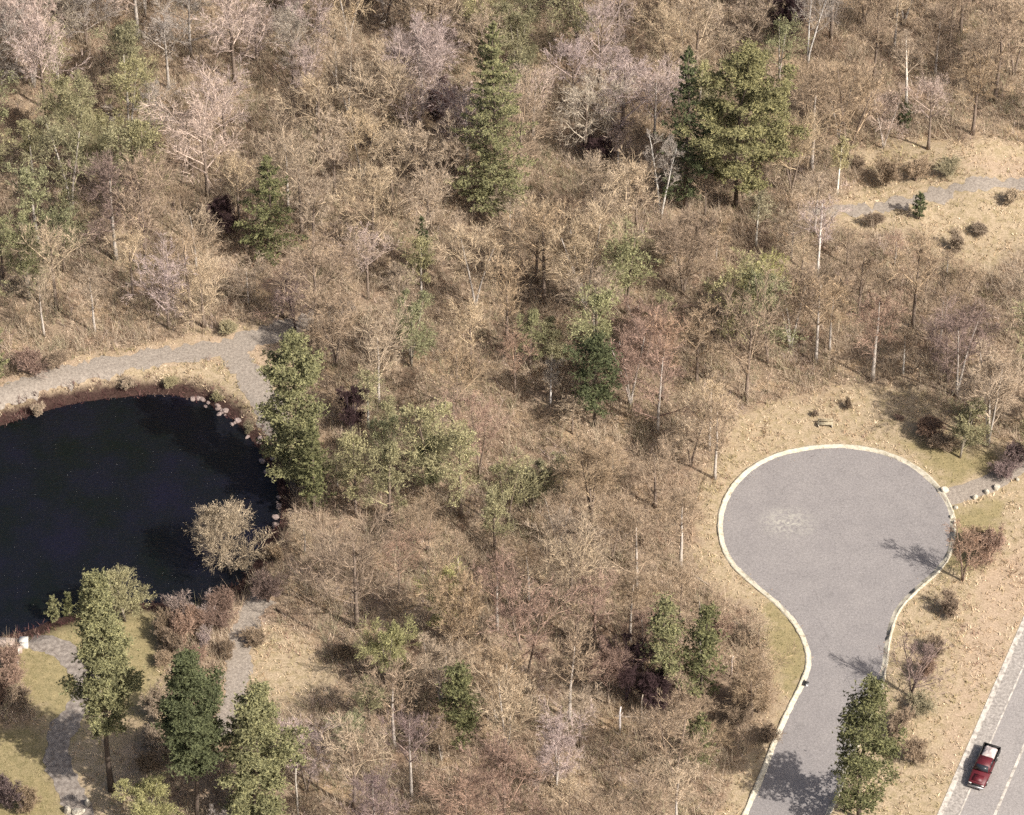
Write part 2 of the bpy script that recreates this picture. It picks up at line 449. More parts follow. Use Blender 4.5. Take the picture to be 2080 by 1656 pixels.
def ribbon(name, pts, wl_, wr_, lift, mat, cross=4, ragged=0.0, step=.7, taper=False):
    P = catmull(pts, 14)
    seg = np.hypot(*np.diff(P, axis=0).T); s = np.r_[0, np.cumsum(seg)]
    n = max(2, int(s[-1] / step)); t = np.linspace(0, s[-1], n)
    P = np.stack([np.interp(t, s, P[:, 0]), np.interp(t, s, P[:, 1])], 1)
    T = np.gradient(P, axis=0); T /= np.linalg.norm(T, axis=1)[:, None]
    Nn = np.stack([-T[:, 1], T[:, 0]], 1)
    a = wl_ + ragged * (wob(t, t * 0, .9, 1.) + .6 * RNG.normal(0, .5, n)); b = wr_ + ragged * (wob(t, t * 0, .8, 6.) + .6 * RNG.normal(0, .5, n))
    V = []
    for k in range(cross + 1):
        f = k / cross
        Q = P + Nn * (a * (1 - f) - b * f)[:, None]
        edge = 0 if k in (0, cross) else 1
        z = h_ground(Q[:, 0], Q[:, 1]) + lift * (1.0 if not ragged else (.35 + .65 * edge))
        V.append(np.stack([Q[:, 0], Q[:, 1], z], 1))
    V = np.stack(V, 1)
    i = np.arange(n * (cross + 1)).reshape(n, cross + 1)
    F = np.stack([i[:-1, :-1], i[:-1, 1:], i[1:, 1:], i[1:, :-1]], -1).reshape(-1, 4)
    return tag(link(name, mesh_np(name, V.reshape(-1, 3), F, mat, smooth=True)), kind="structure")

ribbon("gravel_path", Wpts(trail_px), 1.45, 1.45, .06, M_trail, 6, .5, .35)
ribbon("gravel_path_branch", Wpts(trail2_px), 1.9, 1.6, .052, M_trail, 6, .4, .35)
ribbon("garden_path", Wpts(drive_px), 1.35, 1.35, .06, M_gravel, 6, .25, .35)
ribbon("field_track", Wpts(track_px), 1.35, 1.35, .05, M_trail, 6, .42, .35)
ribbon("far_track", Wpts(far_px), .95, .95, .05, M_trail, 6, .7, .35)
ribbon("footpath", Wpts(foot_px), 1.3, 1.3, .05, M_trail, 4, .1, .4)

# turning circle and its stem
fill_poly("turning_circle_road", list(KERB), .035, M_asph)
def make_kerb():
    P = KERB
    seg = np.hypot(*np.diff(P, axis=0).T); s = np.r_[0, np.cumsum(seg)]
    n = int(s[-1] / .45); t = np.linspace(0, s[-1], n)
    P = np.stack([np.interp(t, s, P[:, 0]), np.interp(t, s, P[:, 1])], 1)
    T = np.gradient(P, axis=0); T /= np.linalg.norm(T, axis=1)[:, None]
    O = np.stack([-T[:, 1], T[:, 0]], 1)                    # outward: the outline runs clockwise
    prof = [(.50, -.05), (.47, .12), (.34, .145), (.26, .13), (.20, .05), (-.14, .043), (-.16, .02)]
    V = []
    for k, (u, z) in enumerate(prof):
        j = .05 * wob(t, t * 0, 1.3, k) + RNG.normal(0, .03, n)
        Q = P + O * (u + j)[:, None]
        V.append(np.stack([Q[:, 0], Q[:, 1], np.full(n, z)], 1))
    V = np.stack(V, 1); m = len(prof)
    i = np.arange(n * m).reshape(n, m)
    F = np.stack([i[:-1, :-1], i[:-1, 1:], i[1:, 1:], i[1:, :-1]], -1).reshape(-1, 4)
    tag(link("kerb", mesh_np("kerb", V.reshape(-1, 3), F, M_kerb)), kind="structure")
make_kerb()

# main road in the lower right corner
rl = np.array(Wpts(road_left_px)); rdir = rl[2] - rl[1]; rdir /= np.linalg.norm(rdir)       # runs towards the camera
rn = np.array((-rdir[1], rdir[0]))                                                    # to the east
def road_strip(name, off0, off1, z, mat):
    p0 = np.array(ground_at(2080, 1272)) - rdir * 60; p1 = np.array(ground_at(1921, 1637)) + rdir * 18
    V = []; n = 60
    for k in range(n + 1):
        c = p0 + (p1 - p0) * k / n
        for o in (off0, off1): q = c + rn * o; V.append((q[0], q[1], z))
    F = [(2 * k, 2 * k + 2, 2 * k + 3, 2 * k + 1) for k in range(n)]
    return tag(link(name, mesh_np(name, V, F, mat)), kind="structure")
road_strip("main_road", 0.0, 13.5, .030, M_road)
road_strip("road_shoulder", -.25, 1.55, .036, M_shoulder)
road_strip("road_edge_kerb", -.45, .12, .046, M_line)
road_strip("edge_line", 1.62, 1.80, .042, M_line)
road_strip("centre_line", 5.05, 5.35, .042, M_line)

# ------------------------------------------------------------------ plants: builders
def rot_dirs(D, ang, az):
    """turn unit directions D by ang, round them by az"""
    up = np.where(np.abs(D[:, 2:3]) < .95, np.array([[0, 0, 1.0]]), np.array([[1.0, 0, 0]]))
    a = np.cross(D, up); a /= np.linalg.norm(a, axis=1)[:, None]; b = np.cross(D, a)
    ca, sa = np.cos(ang)[:, None], np.sin(ang)[:, None]
    return D * ca + sa * (a * np.cos(az)[:, None] + b * np.sin(az)[:, None])

def cones(mb, P, D, L, W, m=0, sides=3):
    """thin tapering sticks from P along D"""
    n = len(P)
    up = np.array([[.31, .52, .8]])
    a = np.cross(D, up); a /= np.linalg.norm(a, axis=1)[:, None]; b = np.cross(D, a)
    if sides == 1:
        th = RNG.uniform(0, 2 * math.pi, n)[:, None]; s = a * np.cos(th) + b * np.sin(th)
        V = np.stack([P - s * W[:, None] * .5, P + s * W[:, None] * .5, P + D * L[:, None]], 1)
        F = np.arange(3 * n).reshape(n, 3)
    else:
        r = W[:, None] * .5
        V = np.stack([P + a * r, P + (-.5 * a + .87 * b) * r, P + (-.5 * a - .87 * b) * r, P + D * L[:, None]], 1)
        o = (np.arange(n) * 4)[:, None]
        F = np.concatenate([o + np.array([[0, 1, 3]]), o + np.array([[1, 2, 3]]), o + np.array([[2, 0, 3]])])
    mb.add(V.reshape(-1, 3), F, m)

def bare_tree(seed, H, R, stems=1, buds=0, lean=0.0, low=.28, density=1.0, twigw=.032):
    """-> (trunk mesh, crown mesh). trunk, limbs and fine twigs; optional opening buds"""
    global RNG
    keep = RNG; RNG = np.random.default_rng(seed); r = RNG
    tr, cr = MB(), MB()
    L1P, L1D, L1L = [], [], []
    for s in range(stems):
        hs = H * r.uniform(.86, 1.0)
        az0 = r.uniform(0, 6.28) + s * 2.4
        ln = lean + (r.uniform(.10, .22) if stems > 1 else r.uniform(0, .04))
        n = 9
        tt = np.linspace(0, 1, n)
        wx = np.cumsum(r.normal(0, .012, n)) * hs * .35; wy = np.cumsum(r.normal(0, .012, n)) * hs * .35
        P = np.stack([math.cos(az0) * ln * hs * tt ** 1.2 + wx * tt, math.sin(az0) * ln * hs * tt ** 1.2 + wy * tt, hs * .93 * tt - .25 * (tt == 0)], 1)
        r0 = (.013 * H + .02) / (1 if stems == 1 else 1.5)
        rad = r0 * (1 - tt) ** .75 + .018; rad[0] *= 1.35
        tr.tube(P, rad, 7)
        nl = max(5, int((13 if stems == 1 else 8) * r.uniform(.85, 1.15)))
        for k in range(nl):
            t = low + (.97 - low) * (k + r.uniform(0, .8)) / nl
            base = np.array([np.interp(t, tt, P[:, j]) for j in range(3)])
            az = k * 2.4 + r.uniform(-.5, .5); el = r.uniform(.35, .75) + .55 * t
            prof = math.sin(min(1, (t - low) / (1 - low) * .85 + .32) * math.pi) ** .7
            L = R * (.45 + .75 * prof) * r.uniform(.5, 1.3)
            d = np.array([math.cos(az) * math.cos(el), math.sin(az) * math.cos(el), math.sin(el)])
            pts = [base]; dd = d.copy()
            for q in range(4):
                dd = dd + np.array([*r.normal(0, .09, 2), .12]); dd /= np.linalg.norm(dd); pts.append(pts[-1] + dd * L / 4)
            pr = max(.022, rad[int(t * (n - 1))] * .55)
            cr.tube(pts, np.linspace(pr, .012, 5), 4, cap=False)
            pts = np.array(pts)
            for q in range(int(9 * density) + 1):
                u = .2 + .8 * (q + r.uniform(0, 1)) / (9 * density + 1)
                L1P.append([np.interp(u, np.linspace(0, 1, 5), pts[:, j]) for j in range(3)])
                L1D.append(d * .5 + dd * .5); L1L.append(L * (.58 - .28 * u))
    P = np.array(L1P); D = np.array(L1D); D /= np.linalg.norm(D, axis=1)[:, None]; L = np.array(L1L)
    n = len(P)
    D = rot_dirs(D, r.uniform(.45, 1.0, n), r.uniform(0, 6.28, n)); D[:, 2] += .12; D /= np.linalg.norm(D, axis=1)[:, None]
    L = L * r.uniform(.7, 1.2, n)
    cones(cr, P, D, L, np.full(n, .05), 0, 3)
    def kids(P, D, L, k, a0, a1, l0, l1):
        n = len(P)
        u = r.uniform(.15, 1.0, (n, k)); Q = P[:, None] + D[:, None] * (L[:, None] * u)[..., None]
        DD = np.repeat(D, k, 0); Q = Q.reshape(-1, 3)
        DD = rot_dirs(DD, r.uniform(a0, a1, n * k), r.uniform(0, 6.28, n * k)); DD[:, 2] += .15; DD /= np.linalg.norm(DD, axis=1)[:, None]
        LL = np.repeat(L, k) * r.uniform(l0, l1, n * k) * (1.25 - .6 * u.ravel())
        return Q, DD, LL
    P2, D2, L2 = kids(P, D, L, 6, .4, .95, .45, .75)
    cones(cr, P2, D2, L2, np.full(len(P2), .036), 0, 1)
    P3, D3, L3 = kids(P2, D2, L2, int(8 * density), .35, 1.0, .45, .95)
    L3 = np.clip(L3, .25, 1.1)
    cones(cr, P3, D3, L3, np.full(len(P3), twigw) * r.uniform(.7, 1.3, len(P3)), 0, 1)
    if buds:
        m = min(len(P3), int(buds)); idx = r.choice(len(P3), m, replace=False)
        Q = P3[idx] + D3[idx] * (L3[idx] * r.uniform(.4, 1.05, m))[:, None] + r.normal(0, .05, (m, 3))
        B = r.normal(0, 1, (m, 3)); B /= np.linalg.norm(B, axis=1)[:, None]
        cones(cr, Q, B, r.uniform(.10, .20, m), r.uniform(.08, .15, m), 1, 1)
    out = tr.mesh("trunk", M_bark, True), cr.mesh("crown", [M_twig, M_bud])
    RNG = keep
    return out

def tufts(mb, P, size, per=6, up=.35, m=0, flat=1.0):
    """sprays of needles: thin blades round each point"""
    n = len(P); Q = np.repeat(P, per, 0)
    D = RNG.normal(0, 1, (n * per, 3)); D[:, 2] = D[:, 2] * .6 + up; D /= np.linalg.norm(D, axis=1)[:, None]
    L = np.repeat(size, per) * RNG.uniform(.7, 1.3, n * per)
    cones(mb, Q - D * (L * .15)[:, None], D, L, L * .42, m, 1)

def conifer(seed, H, R, style="spruce", bare=.06, gaps=.2, dens=1.0, lean=(0, 0)):
    global RNG
    keep = RNG; RNG = np.random.default_rng(seed); r = RNG
    tr, cr = MB(), MB()
    n = 10; tt = np.linspace(0, 1, n)
    wx = np.cumsum(r.normal(0, .006, n)) * H + lean[0] * H * tt; wy = np.cumsum(r.normal(0, .006, n)) * H + lean[1] * H * tt
    P = np.stack([wx, wy, H * tt - .3 * (tt == 0)], 1)
    rad = (.008 * H + .05) * (1 - tt) ** .8 + .02; rad[0] *= 1.3
    tr.tube(P, rad, 8)
    at = lambda t: np.array([np.interp(t, tt, P[:, j]) for j in range(3)])
    pts, sizes = [], []
    if style in ("spruce", "cedar"):
        nb = int((H * 5.2) * (1 if style == "spruce" else 1.2))
    else:
        nb = int(H * 2.3)
    sect = r.uniform(.55, 1.15, 12)
    for k in range(nb):
        t = bare + (1 - bare) * (k + r.uniform(0, 1)) / nb
        if r.random() < gaps * (1 - t) : continue
        az = k * 2.4 + r.uniform(-.5, .5)
        if style != "cedar":                      # boughs stand in whorls with gaps between
            th = (1.25 if style == "spruce" else 1.7) / H
            t = min(.985, (math.floor(t / th) + .5 + r.normal(0, .13)) * th)
            if t < bare: continue
        s = (t - bare) / (1 - bare)
        if style == "spruce": prof = (1 - s) ** .78 * min(1, .62 + s * 2.5)
        elif style == "cedar": prof = (1 - s ** 2.2) * .95
        else: prof = (max(0, 1 - s ** 2.4)) ** .8 * min(1, .45 + s * 2.0)
        L = R * prof * r.uniform(.5, 1.2) * (sect[int(s * 11)] if style == "pine" else (.8 + .25 * sect[int(s * 11)])) + .25
        el = {"spruce": -.18 + .75 * s, "cedar": .5, "pine": .12 + .6 * s}[style] + r.uniform(-.12, .12)
        d = np.array([math.cos(az) * math.cos(el), math.sin(az) * math.cos(el), math.sin(el)])
        b = at(t); m = 5
        bp = [b + d * L * q / m + np.array([0, 0, (.10 if style != "pine" else .16) * L * (q / m) ** 2]) for q in range(m + 1)]
        cr.tube(bp, np.linspace(.045, .012, m + 1), 3, m=1, cap=False)
        side = np.cross(d, (0, 0, 1.0)); side /= np.linalg.norm(side)
        if style == "pine":
            nc = max(2, int(L * 2.0))
            for c in range(nc):
                u = r.uniform(.4, 1.05); w = L * .40 * r.uniform(-1, 1) * (.35 + u * .6)
                c0 = b + d * L * u + side * w + np.array([0, 0, .16 * L * u * u + r.uniform(-.05, .3)])
                q = int(19 * dens)
                pts.append(c0 + r.normal(0, 1, (q, 3)) * np.array([.44, .44, .14])); sizes.append(np.full(q, .32))
        else:
            q = int((8 + L * 13) * dens)
            u = r.uniform(.12, 1.02, q); w = r.uniform(-1, 1, q) * L * .30 * (1.15 - u) * 1.3
            pp = b + d * (L * u)[:, None] + side * w[:, None] + np.array([0, 0, 1.0]) * (.10 * L * u * u - .10 * np.abs(w) + r.normal(0, .06, q))[:, None]
            pts.append(pp); sizes.append(np.full(q, .30 if style == "spruce" else .24))
    pts = np.concatenate(pts); sizes = np.concatenate(sizes)
    tufts(cr, pts, sizes, 5 if style != "pine" else 6, .35 if style != "spruce" else .1)
    out = tr.mesh("trunk", M_bark, True), cr.mesh("crown", [M_needle, M_bark])
    RNG = keep
    return out

def put_tree(name, meshes, loc, s=(1, 1, 1), rz=0.0, crown=(.3, .25, .2), trunk=(.2, .16, .13), label=None, cat="tree", group=None):
    e = empty(name, loc, rz); e.scale = s
    a = link("trunk", meshes[0], e); b = link("crown", meshes[1], e)
    a.color = (*trunk, 1); b.color = (*crown, 1)
    tag(e, label, cat, group)
    return e

def spot(px, py):
    x, y = ground_at(px, py)
    for _ in range(3):
        z = float(h_ground(x, y)); x, y = ground_at(px, py, z)
    return x, y, float(h_ground(x, y))

def height_for(px, base, top):
    x, y, z = spot(px, base)
    lo, hi = 0.3, 60
    for _ in range(30):
        m = (lo + hi) / 2
        if project(x, y, z + m)[1] > top: lo = m
        else: hi = m
    return (x, y, z), lo
def pxm(y): return 1 / (KPX * (DIST + y * math.cos(A)))

# ------------------------------------------------------------------ named evergreens and other singular plants
G_dark = (.10, .115, .06); G_mid = (.155, .16, .08); G_light = (.215, .215, .115); G_yel = (.235, .225, .115); G_blue = (.11, .14, .085)
LAND = []     # landmarks for telling the bare trees apart: (px, py, words)
EVER = [  # px, base, top, width, style, bare, gaps, density, colour, label, landmark words
    (1008, 425, 52, 205, "spruce", .04, .3, 1.35, G_light, "tallest spruce, pale green with ragged tiers, alone in the upper wood", "the tallest spruce"),
    (1392, 425, 98, 150, "spruce", .10, .35, .9, G_dark, "dark ragged hemlock just behind the white forked birch", "the dark hemlock"),
    (1495, 420, 105, 265, "pine", .12, .05, 1.8, G_yel, "broad yellow-green pine crowding the dark hemlock behind the white birch", "the broad yellow-green pine"),
    (545, 515, 318, 155, "spruce", .05, .3, 1.0, G_mid, "half-height spruce standing in the wood far beyond the pond path", "the half-height spruce"),
    (608, 985, 690, 172, "pine", .03, .0, 2.0, G_light, "full bushy evergreen on the east bank of the pond where the path ends", "the bushy pond-bank evergreen"),
    (640, 1040, 850, 90, "cedar", .05, .1, 1.0, G_mid, "lower evergreen pressed against the foot of the bushy pond-bank evergreen", None),
    (860, 555, 440, 44, "cedar", .08, .3, .8, G_dark, "slim dark cedar alone in the middle of the brown wood", "the slim dark cedar"),
    (1205, 865, 690, 150, "pine", .12, .25, 1.1, G_dark, "rounded dark-hearted pine in the middle of the wood west of the turning circle", "the rounded mid-wood pine"),
    (932, 1515, 1362, 105, "pine", .08, .0, 1.6, G_mid, "small stubby pine alone low in the wood between the two roads' ends", "the small stubby pine"),
    (1350, 1425, 1225, 90, "pine", .2, .1, 1.0, G_light, "thin light green pine beside the dark thicket hollow", "the thin pine by the hollow"),
    (1425, 1425, 1240, 110, "pine", .1, .1, 1.0, G_mid, "wide low pine filling the gap between the thicket hollow and the road verge", "the wide verge pine"),
    (1418, 1555, 1450, 84, "cedar", .06, .1, 1.0, G_mid, "small round evergreen on the verge just west of the road stem", "the small verge evergreen"),
    (1750, 1668, 1395, 140, "pine", .04, .0, 1.6, G_mid, "dense green pine leaning over the east kerb of the road stem", "the pine over the kerb"),
    (218, 1610, 1185, 122, "pine", .28, .03, 2.4, G_light, "tall garden pine with a long bare trunk standing between lawn and garden path", "the tall garden pine"),
    (402, 1680, 1345, 165, "pine", .32, .0, 2.5, G_dark, "dark pine with a thick black trunk at the foot of the garden", "the dark thick-trunked pine"),
    (525, 1690, 1405, 195, "pine", .08, .03, 2.3, G_light, "widest light green pine, next to the dark thick-trunked pine", "the widest pine"),
    (112, 1262, 1212, 36, "cedar", .02, .05, 1.0, G_light, "western one of three young evergreens in a row on the pond's south bank", None),
    (142, 1252, 1206, 28, "cedar", .02, .05, 1.0, G_mid, "smallest young evergreen, middle of the row of three on the south bank", None),
    (175, 1244, 1188, 30, "cedar", .02, .05, 1.0, G_mid, "eastern one of three young evergreens in a row on the pond's south bank", None),
    (-12, 772, 605, 70, "cedar", .02, .05, 1.1, G_light, "bright green evergreen cut by the western edge beside the gravel path", "the edge evergreen"),
    (1866, 445, 392, 40, "cedar", .05, .1, .9, G_dark, "little dark evergreen on the clearing south of the far track", "the little dark evergreen"),
    (1838, 262, 212, 36, "cedar", .05, .1, .9, G_dark, "little dark evergreen at the foot of the upper white birches", None),
    (1995, 1665, 1600, 60, "pine", .2, .1, .6, G_dark, "low dark evergreen whose tip shows beside the main road", None),
]
EVER = EVER[:-1]
for i, (px, b, t, w, st, ba, ga, de, col, lab, lm) in enumerate(EVER):
    loc, H = height_for(px, b, t)
    R = w / pxm(loc[1]) / 2
    if lm: LAND.append((px, (b + t) / 2, lm))
    name = {"spruce": "spruce_tree", "pine": "pine_tree", "cedar": "evergreen_tree"}[st]
    grp = "three young evergreens on the pond bank" if i in (16, 17, 18) else None
    put_tree(name, conifer(900 + i, H, R, st, ba, ga, de), loc, rz=i * 1.3, crown=col,
             trunk=(.10, .08, .065) if st == "pine" else (.14, .11, .09), label=lab, cat="pine tree" if st == "pine" else "evergreen", group=grp)

# colour classes of the leafless trees (twig albedo, bud albedo, words)
CLS = {
    "pink": ((.43, .355, .325), (.5, .38, .34), "pinkish-grey"), "grey": ((.36, .325, .285), (.38, .35, .3), "ash-grey"),
    "tan": ((.42, .345, .255), (.43, .36, .25), "tan"), "brown": ((.325, .255, .185), (.36, .26, .17), "mid-brown"),
    "red": ((.315, .225, .178), (.34, .19, .14), "reddish-brown"), "olive": ((.34, .31, .205), (.30, .285, .17), "olive"),
    "green": ((.31, .295, .19), (.25, .255, .15), "budding green"), "yellow": ((.37, .34, .21), (.325, .32, .155), "yellow-green"),
    "purple": ((.24, .185, .175), (.2, .13, .14), "purplish"), "dark": ((.075, .048, .050), (.2, .13, .14), "dark purple"),  # dark: near-black twigs for trees that stand in for patches of shade
}
NB = 9
protos = []
for k in range(NB):
    H = 13.0; R = (4.2, 3.4, 4.7, 3.8, 4.4, 3.2, 4.1, 5.0, 3.8)[k]
    protos.append((bare_tree(100 + k, H, R, stems=(1, 1, 2, 1, 3, 1, 2, 1, 1)[k], density=(.9, .8, .95, .8, 1.0, .7, .9, .85, .8)[k], low=(.2, .4, .25, .15, .2, .45, .3, .25, .35)[k], twigw=.034), R, H))
bprotos = []
for k in range(4):
    R = (3.0, 3.6, 2.6, 3.3)[k]
    bprotos.append((bare_tree(200 + k, 12.0, R, stems=(1, 2, 1, 2)[k], buds=2600, density=.85, low=.2), R, 12.0))
shrubs = []
for k in range(4):
    R = (1.5, 1.8, 1.3, 1.6)[k]
    shrubs.append((bare_tree(300 + k, 2.6, R, stems=6, density=.7, low=.1, twigw=.035, lean=.18), R, 2.6))

SING = [ # px, base, top, width, kind, class, trunk colour, label, landmark
    (1342, 445, 250, 90, "birch", "grey", (.72, .70, .64), "white-trunked birch with a forked stem in front of the dark hemlock", "the forked white birch"),
    (1660, 560, 400, 110, "birch", "pink", (.74, .70, .64), "white-stemmed birch with a pale pink crown south of the far track", "the pale pink birch"),
    (1840, 215, 45, 80, "birch", "tan", (.72, .68, .60), "slim white birch leaning high in the upper wood above the little evergreen", "the leaning upper birch"),
    (1640, 130, -30, 130, "birch", "grey", (.62, .60, .56), "spreading white-branched birch at the very top of the wood", "the topmost white birch"),
    (1700, 395, 262, 60, "birch", "yellow", (.74, .72, .62), "young white birch with a greenish haze of buds by the far clearing", "the clearing birch"),
    (1255, 345, 268, 60, "birch", "pink", (.55, .52, .48), "thin grey-stemmed birch west of the forked white birch", None),
    (1834, 760, 660, 70, "birch", "brown", (.66, .62, .54), "slender pale-stemmed tree above the verge of the turning circle", "the pale-stemmed verge tree"),
    (1535, 500, 380, 80, "birch", "olive", (.6, .57, .5), "pale-stemmed olive tree below the broad yellow-green pine", None),
    (1118, 822, 735, 60, "birch", "grey", (.72, .7, .66), "short white snag-like tree hooked over beside the rounded mid-wood pine", None),
    (748, 870, 740, 80, "birch", "green", (.62, .60, .54), "pale green tree with a whitish stem east of the pond-bank evergreen", None),
    (470, 1172, 1035, 150, "bud", "tan", (.2, .17, .14), "spreading olive-tan tree reaching out over the pond's east corner", "the tree over the pond"),
    (255, 1262, 1160, 92, "bud", "olive", (.25, .22, .18), "round olive shrub-tree behind the garden pine on the south bank", "the round bank tree"),
    (300, 1690, 1560, 105, "bud", "yellow", (.25, .22, .18), "loose yellow-green bush between garden path and dark thick-trunked pine", None),
    (1122, 745, 645, 60, "bud", "olive", (.3, .26, .2), "narrow olive budding tree just above the rounded mid-wood pine", "the narrow olive tree"),
    (835, 745, 590, 90, "bud", "green", (.28, .25, .2), "tall grey-green budding tree in the mid wood below the slim cedar", "the tall grey-green tree"),
    (865, 1000, 900, 100, "bud", "green", (.28, .25, .2), "light green budding tree in the wood between pond and turning circle", "the light green mid-wood tree"),
    (1085, 1035, 935, 70, "bud", "olive", (.28, .25, .2), "small olive budding tree in the brown wood south of the rounded pine", "the small olive tree"),
    (1050, 150, 5, 110, "bud", "olive", (.28, .25, .2), "dusky olive tree at the top beside the tip of the tallest spruce", "the dusky olive tree"),
    (790, 1385, 1255, 110, "bud", "yellow", (.28, .25, .2), "yellowish budding tree in the lower wood east of the straw clearing", "the yellowish lower tree"),
    (1950, 930, 800, 90, "bud", "olive", (.28, .25, .2), "olive budding tree above the footpath to the turning circle", "the olive tree by the footpath"),
    (60, 610, 455, 110, "bud", "green", (.2, .18, .15), "dark green-tinged tree above the west end of the gravel path", "the dark green-tinged tree"),
    (170, 360, 180, 150, "bud", "olive", (.28, .25, .2), "largest olive tree in the green upper western wood", "the largest olive tree"),
    (1560, 640, 530, 110, "bud", "yellow", (.28, .25, .2), "low yellow-green tree spreading below the far clearing", "the low yellow-green tree"),
    (1850, 1415, 1290, 110, "bare", "purple", (.18, .14, .12), "dark purplish bare tree throwing a feathery shadow over the road stem", "the dark tree by the road stem"),
    (1955, 1180, 1060, 110, "bare", "red", (.2, .15, .12), "thin reddish bare tree on the green verge east of the turning circle", "the red tree east of the circle"),
    (1272, 1425, 1310, 110, "bare", "dark", (.12, .09, .1), "purple thicket tree darkened near-black for the shade of the hollow in the lower wood", "the purple thicket"),  # the hollow's shade is put into the crown colour
    (712, 880, 775, 72, "bare", "dark", (.10, .075, .085), "dense shrub-tree coloured near-black as a patch of shade beside the bushy pond-bank evergreen", "the shade-dark shrub-tree"),  # shadow patch built as a near-black shrub
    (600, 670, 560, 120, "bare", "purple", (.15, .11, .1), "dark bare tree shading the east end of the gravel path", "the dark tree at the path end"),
    (905, 280, 180, 80, "bare", "dark", (.12, .09, .1), "bare tree coloured near-black to stand in for shade just west of the tallest spruce", None),  # dark crown takes the place of shade beside the spruce
    (450, 480, 405, 70, "bare", "dark", (.12, .09, .1), "small tree coloured near-black as the shadow just west of the half-height spruce", None),  # spruce's cast shadow drawn as a near-black tree
    (1330, 1455, 1375, 80, "bare", "dark", (.08, .06, .06), "low thicket tree coloured near-black as shade just east of the purple thicket tree", None),  # added to deepen the shade of the hollow by its colour
    (1212, 335, 285, 60, "bare", "dark", (.08, .06, .06), "small bush-tree coloured near-black as evergreen shadow in the upper wood west of the forked white birch", None),  # shadow of the hemlock and pine drawn as a near-black bush
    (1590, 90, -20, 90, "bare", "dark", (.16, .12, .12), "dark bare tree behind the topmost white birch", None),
]
scov = []
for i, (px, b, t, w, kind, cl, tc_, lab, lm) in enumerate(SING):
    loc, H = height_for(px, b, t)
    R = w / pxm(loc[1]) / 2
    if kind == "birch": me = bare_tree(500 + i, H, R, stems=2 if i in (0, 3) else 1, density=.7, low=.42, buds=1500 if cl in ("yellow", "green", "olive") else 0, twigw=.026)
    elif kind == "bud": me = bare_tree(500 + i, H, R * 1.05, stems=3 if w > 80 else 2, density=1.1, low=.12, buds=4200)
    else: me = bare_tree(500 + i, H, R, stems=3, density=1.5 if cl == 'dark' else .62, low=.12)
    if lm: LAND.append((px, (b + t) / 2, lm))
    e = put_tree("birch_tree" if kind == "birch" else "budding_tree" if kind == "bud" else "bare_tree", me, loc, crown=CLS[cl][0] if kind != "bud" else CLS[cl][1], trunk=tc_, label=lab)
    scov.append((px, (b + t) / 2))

LAND += [(1700, 1070, "the turning circle"), (300, 1000, "the pond"), (1690, 1480, "the road stem"), (330, 700, "the gravel path"),
         (1900, 340, "the far clearing"), (570, 1350, "the straw clearing"), (2030, 1480, "the main road"), (1990, 990, "the footpath"), (80, 1560, "the lower lawn")]

# ------------------------------------------------------------------ the leafless wood
ANCH = [(60, 40, "grey"), (150, 200, "olive"), (250, 130, "olive"), (60, 300, "olive"), (230, 320, "olive"), (350, 90, "pink"), (500, 90, "pink"), (400, 250, "grey"),
        (600, 130, "pink"), (720, 100, "tan"), (660, 280, "brown"), (300, 430, "purple"), (80, 480, "green"), (200, 560, "tan"), (400, 560, "tan"), (850, 90, "pink"),
        (800, 250, "tan"), (880, 380, "tan"), (740, 450, "tan"), (1100, 60, "olive"), (1150, 180, "pink"), (1250, 200, "pink"), (1280, 270, "red"), (1250, 90, "tan"), (1450, 50, "tan"),
        (1570, 190, "olive"), (1700, 150, "brown"), (1850, 100, "brown"), (2000, 100, "brown"), (1900, 250, "pink"), (1700, 350, "tan"), (1420, 500, "brown"),
        (1550, 560, "olive"), (1700, 600, "brown"), (1850, 620, "red"), (2010, 600, "brown"), (1250, 560, "olive"), (1000, 600, "brown"), (1000, 740, "red"),
        (850, 650, "olive"), (780, 760, "brown"), (1120, 640, "olive"), (920, 780, "brown"), (1300, 750, "red"), (1450, 720, "brown"), (1400, 880, "brown"),
        (1600, 760, "red"), (1950, 680, "purple"), (1960, 860, "olive"), (860, 950, "olive"), (1080, 970, "olive"), (980, 870, "red"), (1200, 1000, "brown"),
        (1340, 1000, "brown"), (680, 620, "brown"), (600, 600, "red"), (700, 1000, "olive"), (650, 1120, "tan"), (750, 1200, "brown"), (920, 1100, "brown"),
        (1050, 1200, "red"), (1150, 1290, "red"), (800, 1300, "yellow"), (660, 1430, "olive"), (660, 1560, "pink"), (800, 1620, "purple"), (900, 1420, "brown"),
        (1050, 1400, "tan"), (1050, 1560, "red"), (1180, 1560, "tan"), (1300, 1600, "brown"), (1200, 1180, "tan"), (1350, 1180, "brown"), (1960, 1150, "brown"), (1110, 450, "tan"),
        (1200, 440, "tan"), (980, 500, "tan"), (650, 400, "tan"), (1060, 330, "tan"), (360, 640, "tan"), (100, 640, "tan")]
aw = {"pink": [("tan", .25), ("grey", .15)], "tan": [("brown", .22), ("pink", .1)], "brown": [("tan", .25), ("red", .12)], "red": [("brown", .3)], "olive": [("tan", .2), ("green", .15)],
      "green": [("olive", .3)], "yellow": [("olive", .3)], "grey": [("pink", .3)], "purple": [("brown", .4)]}
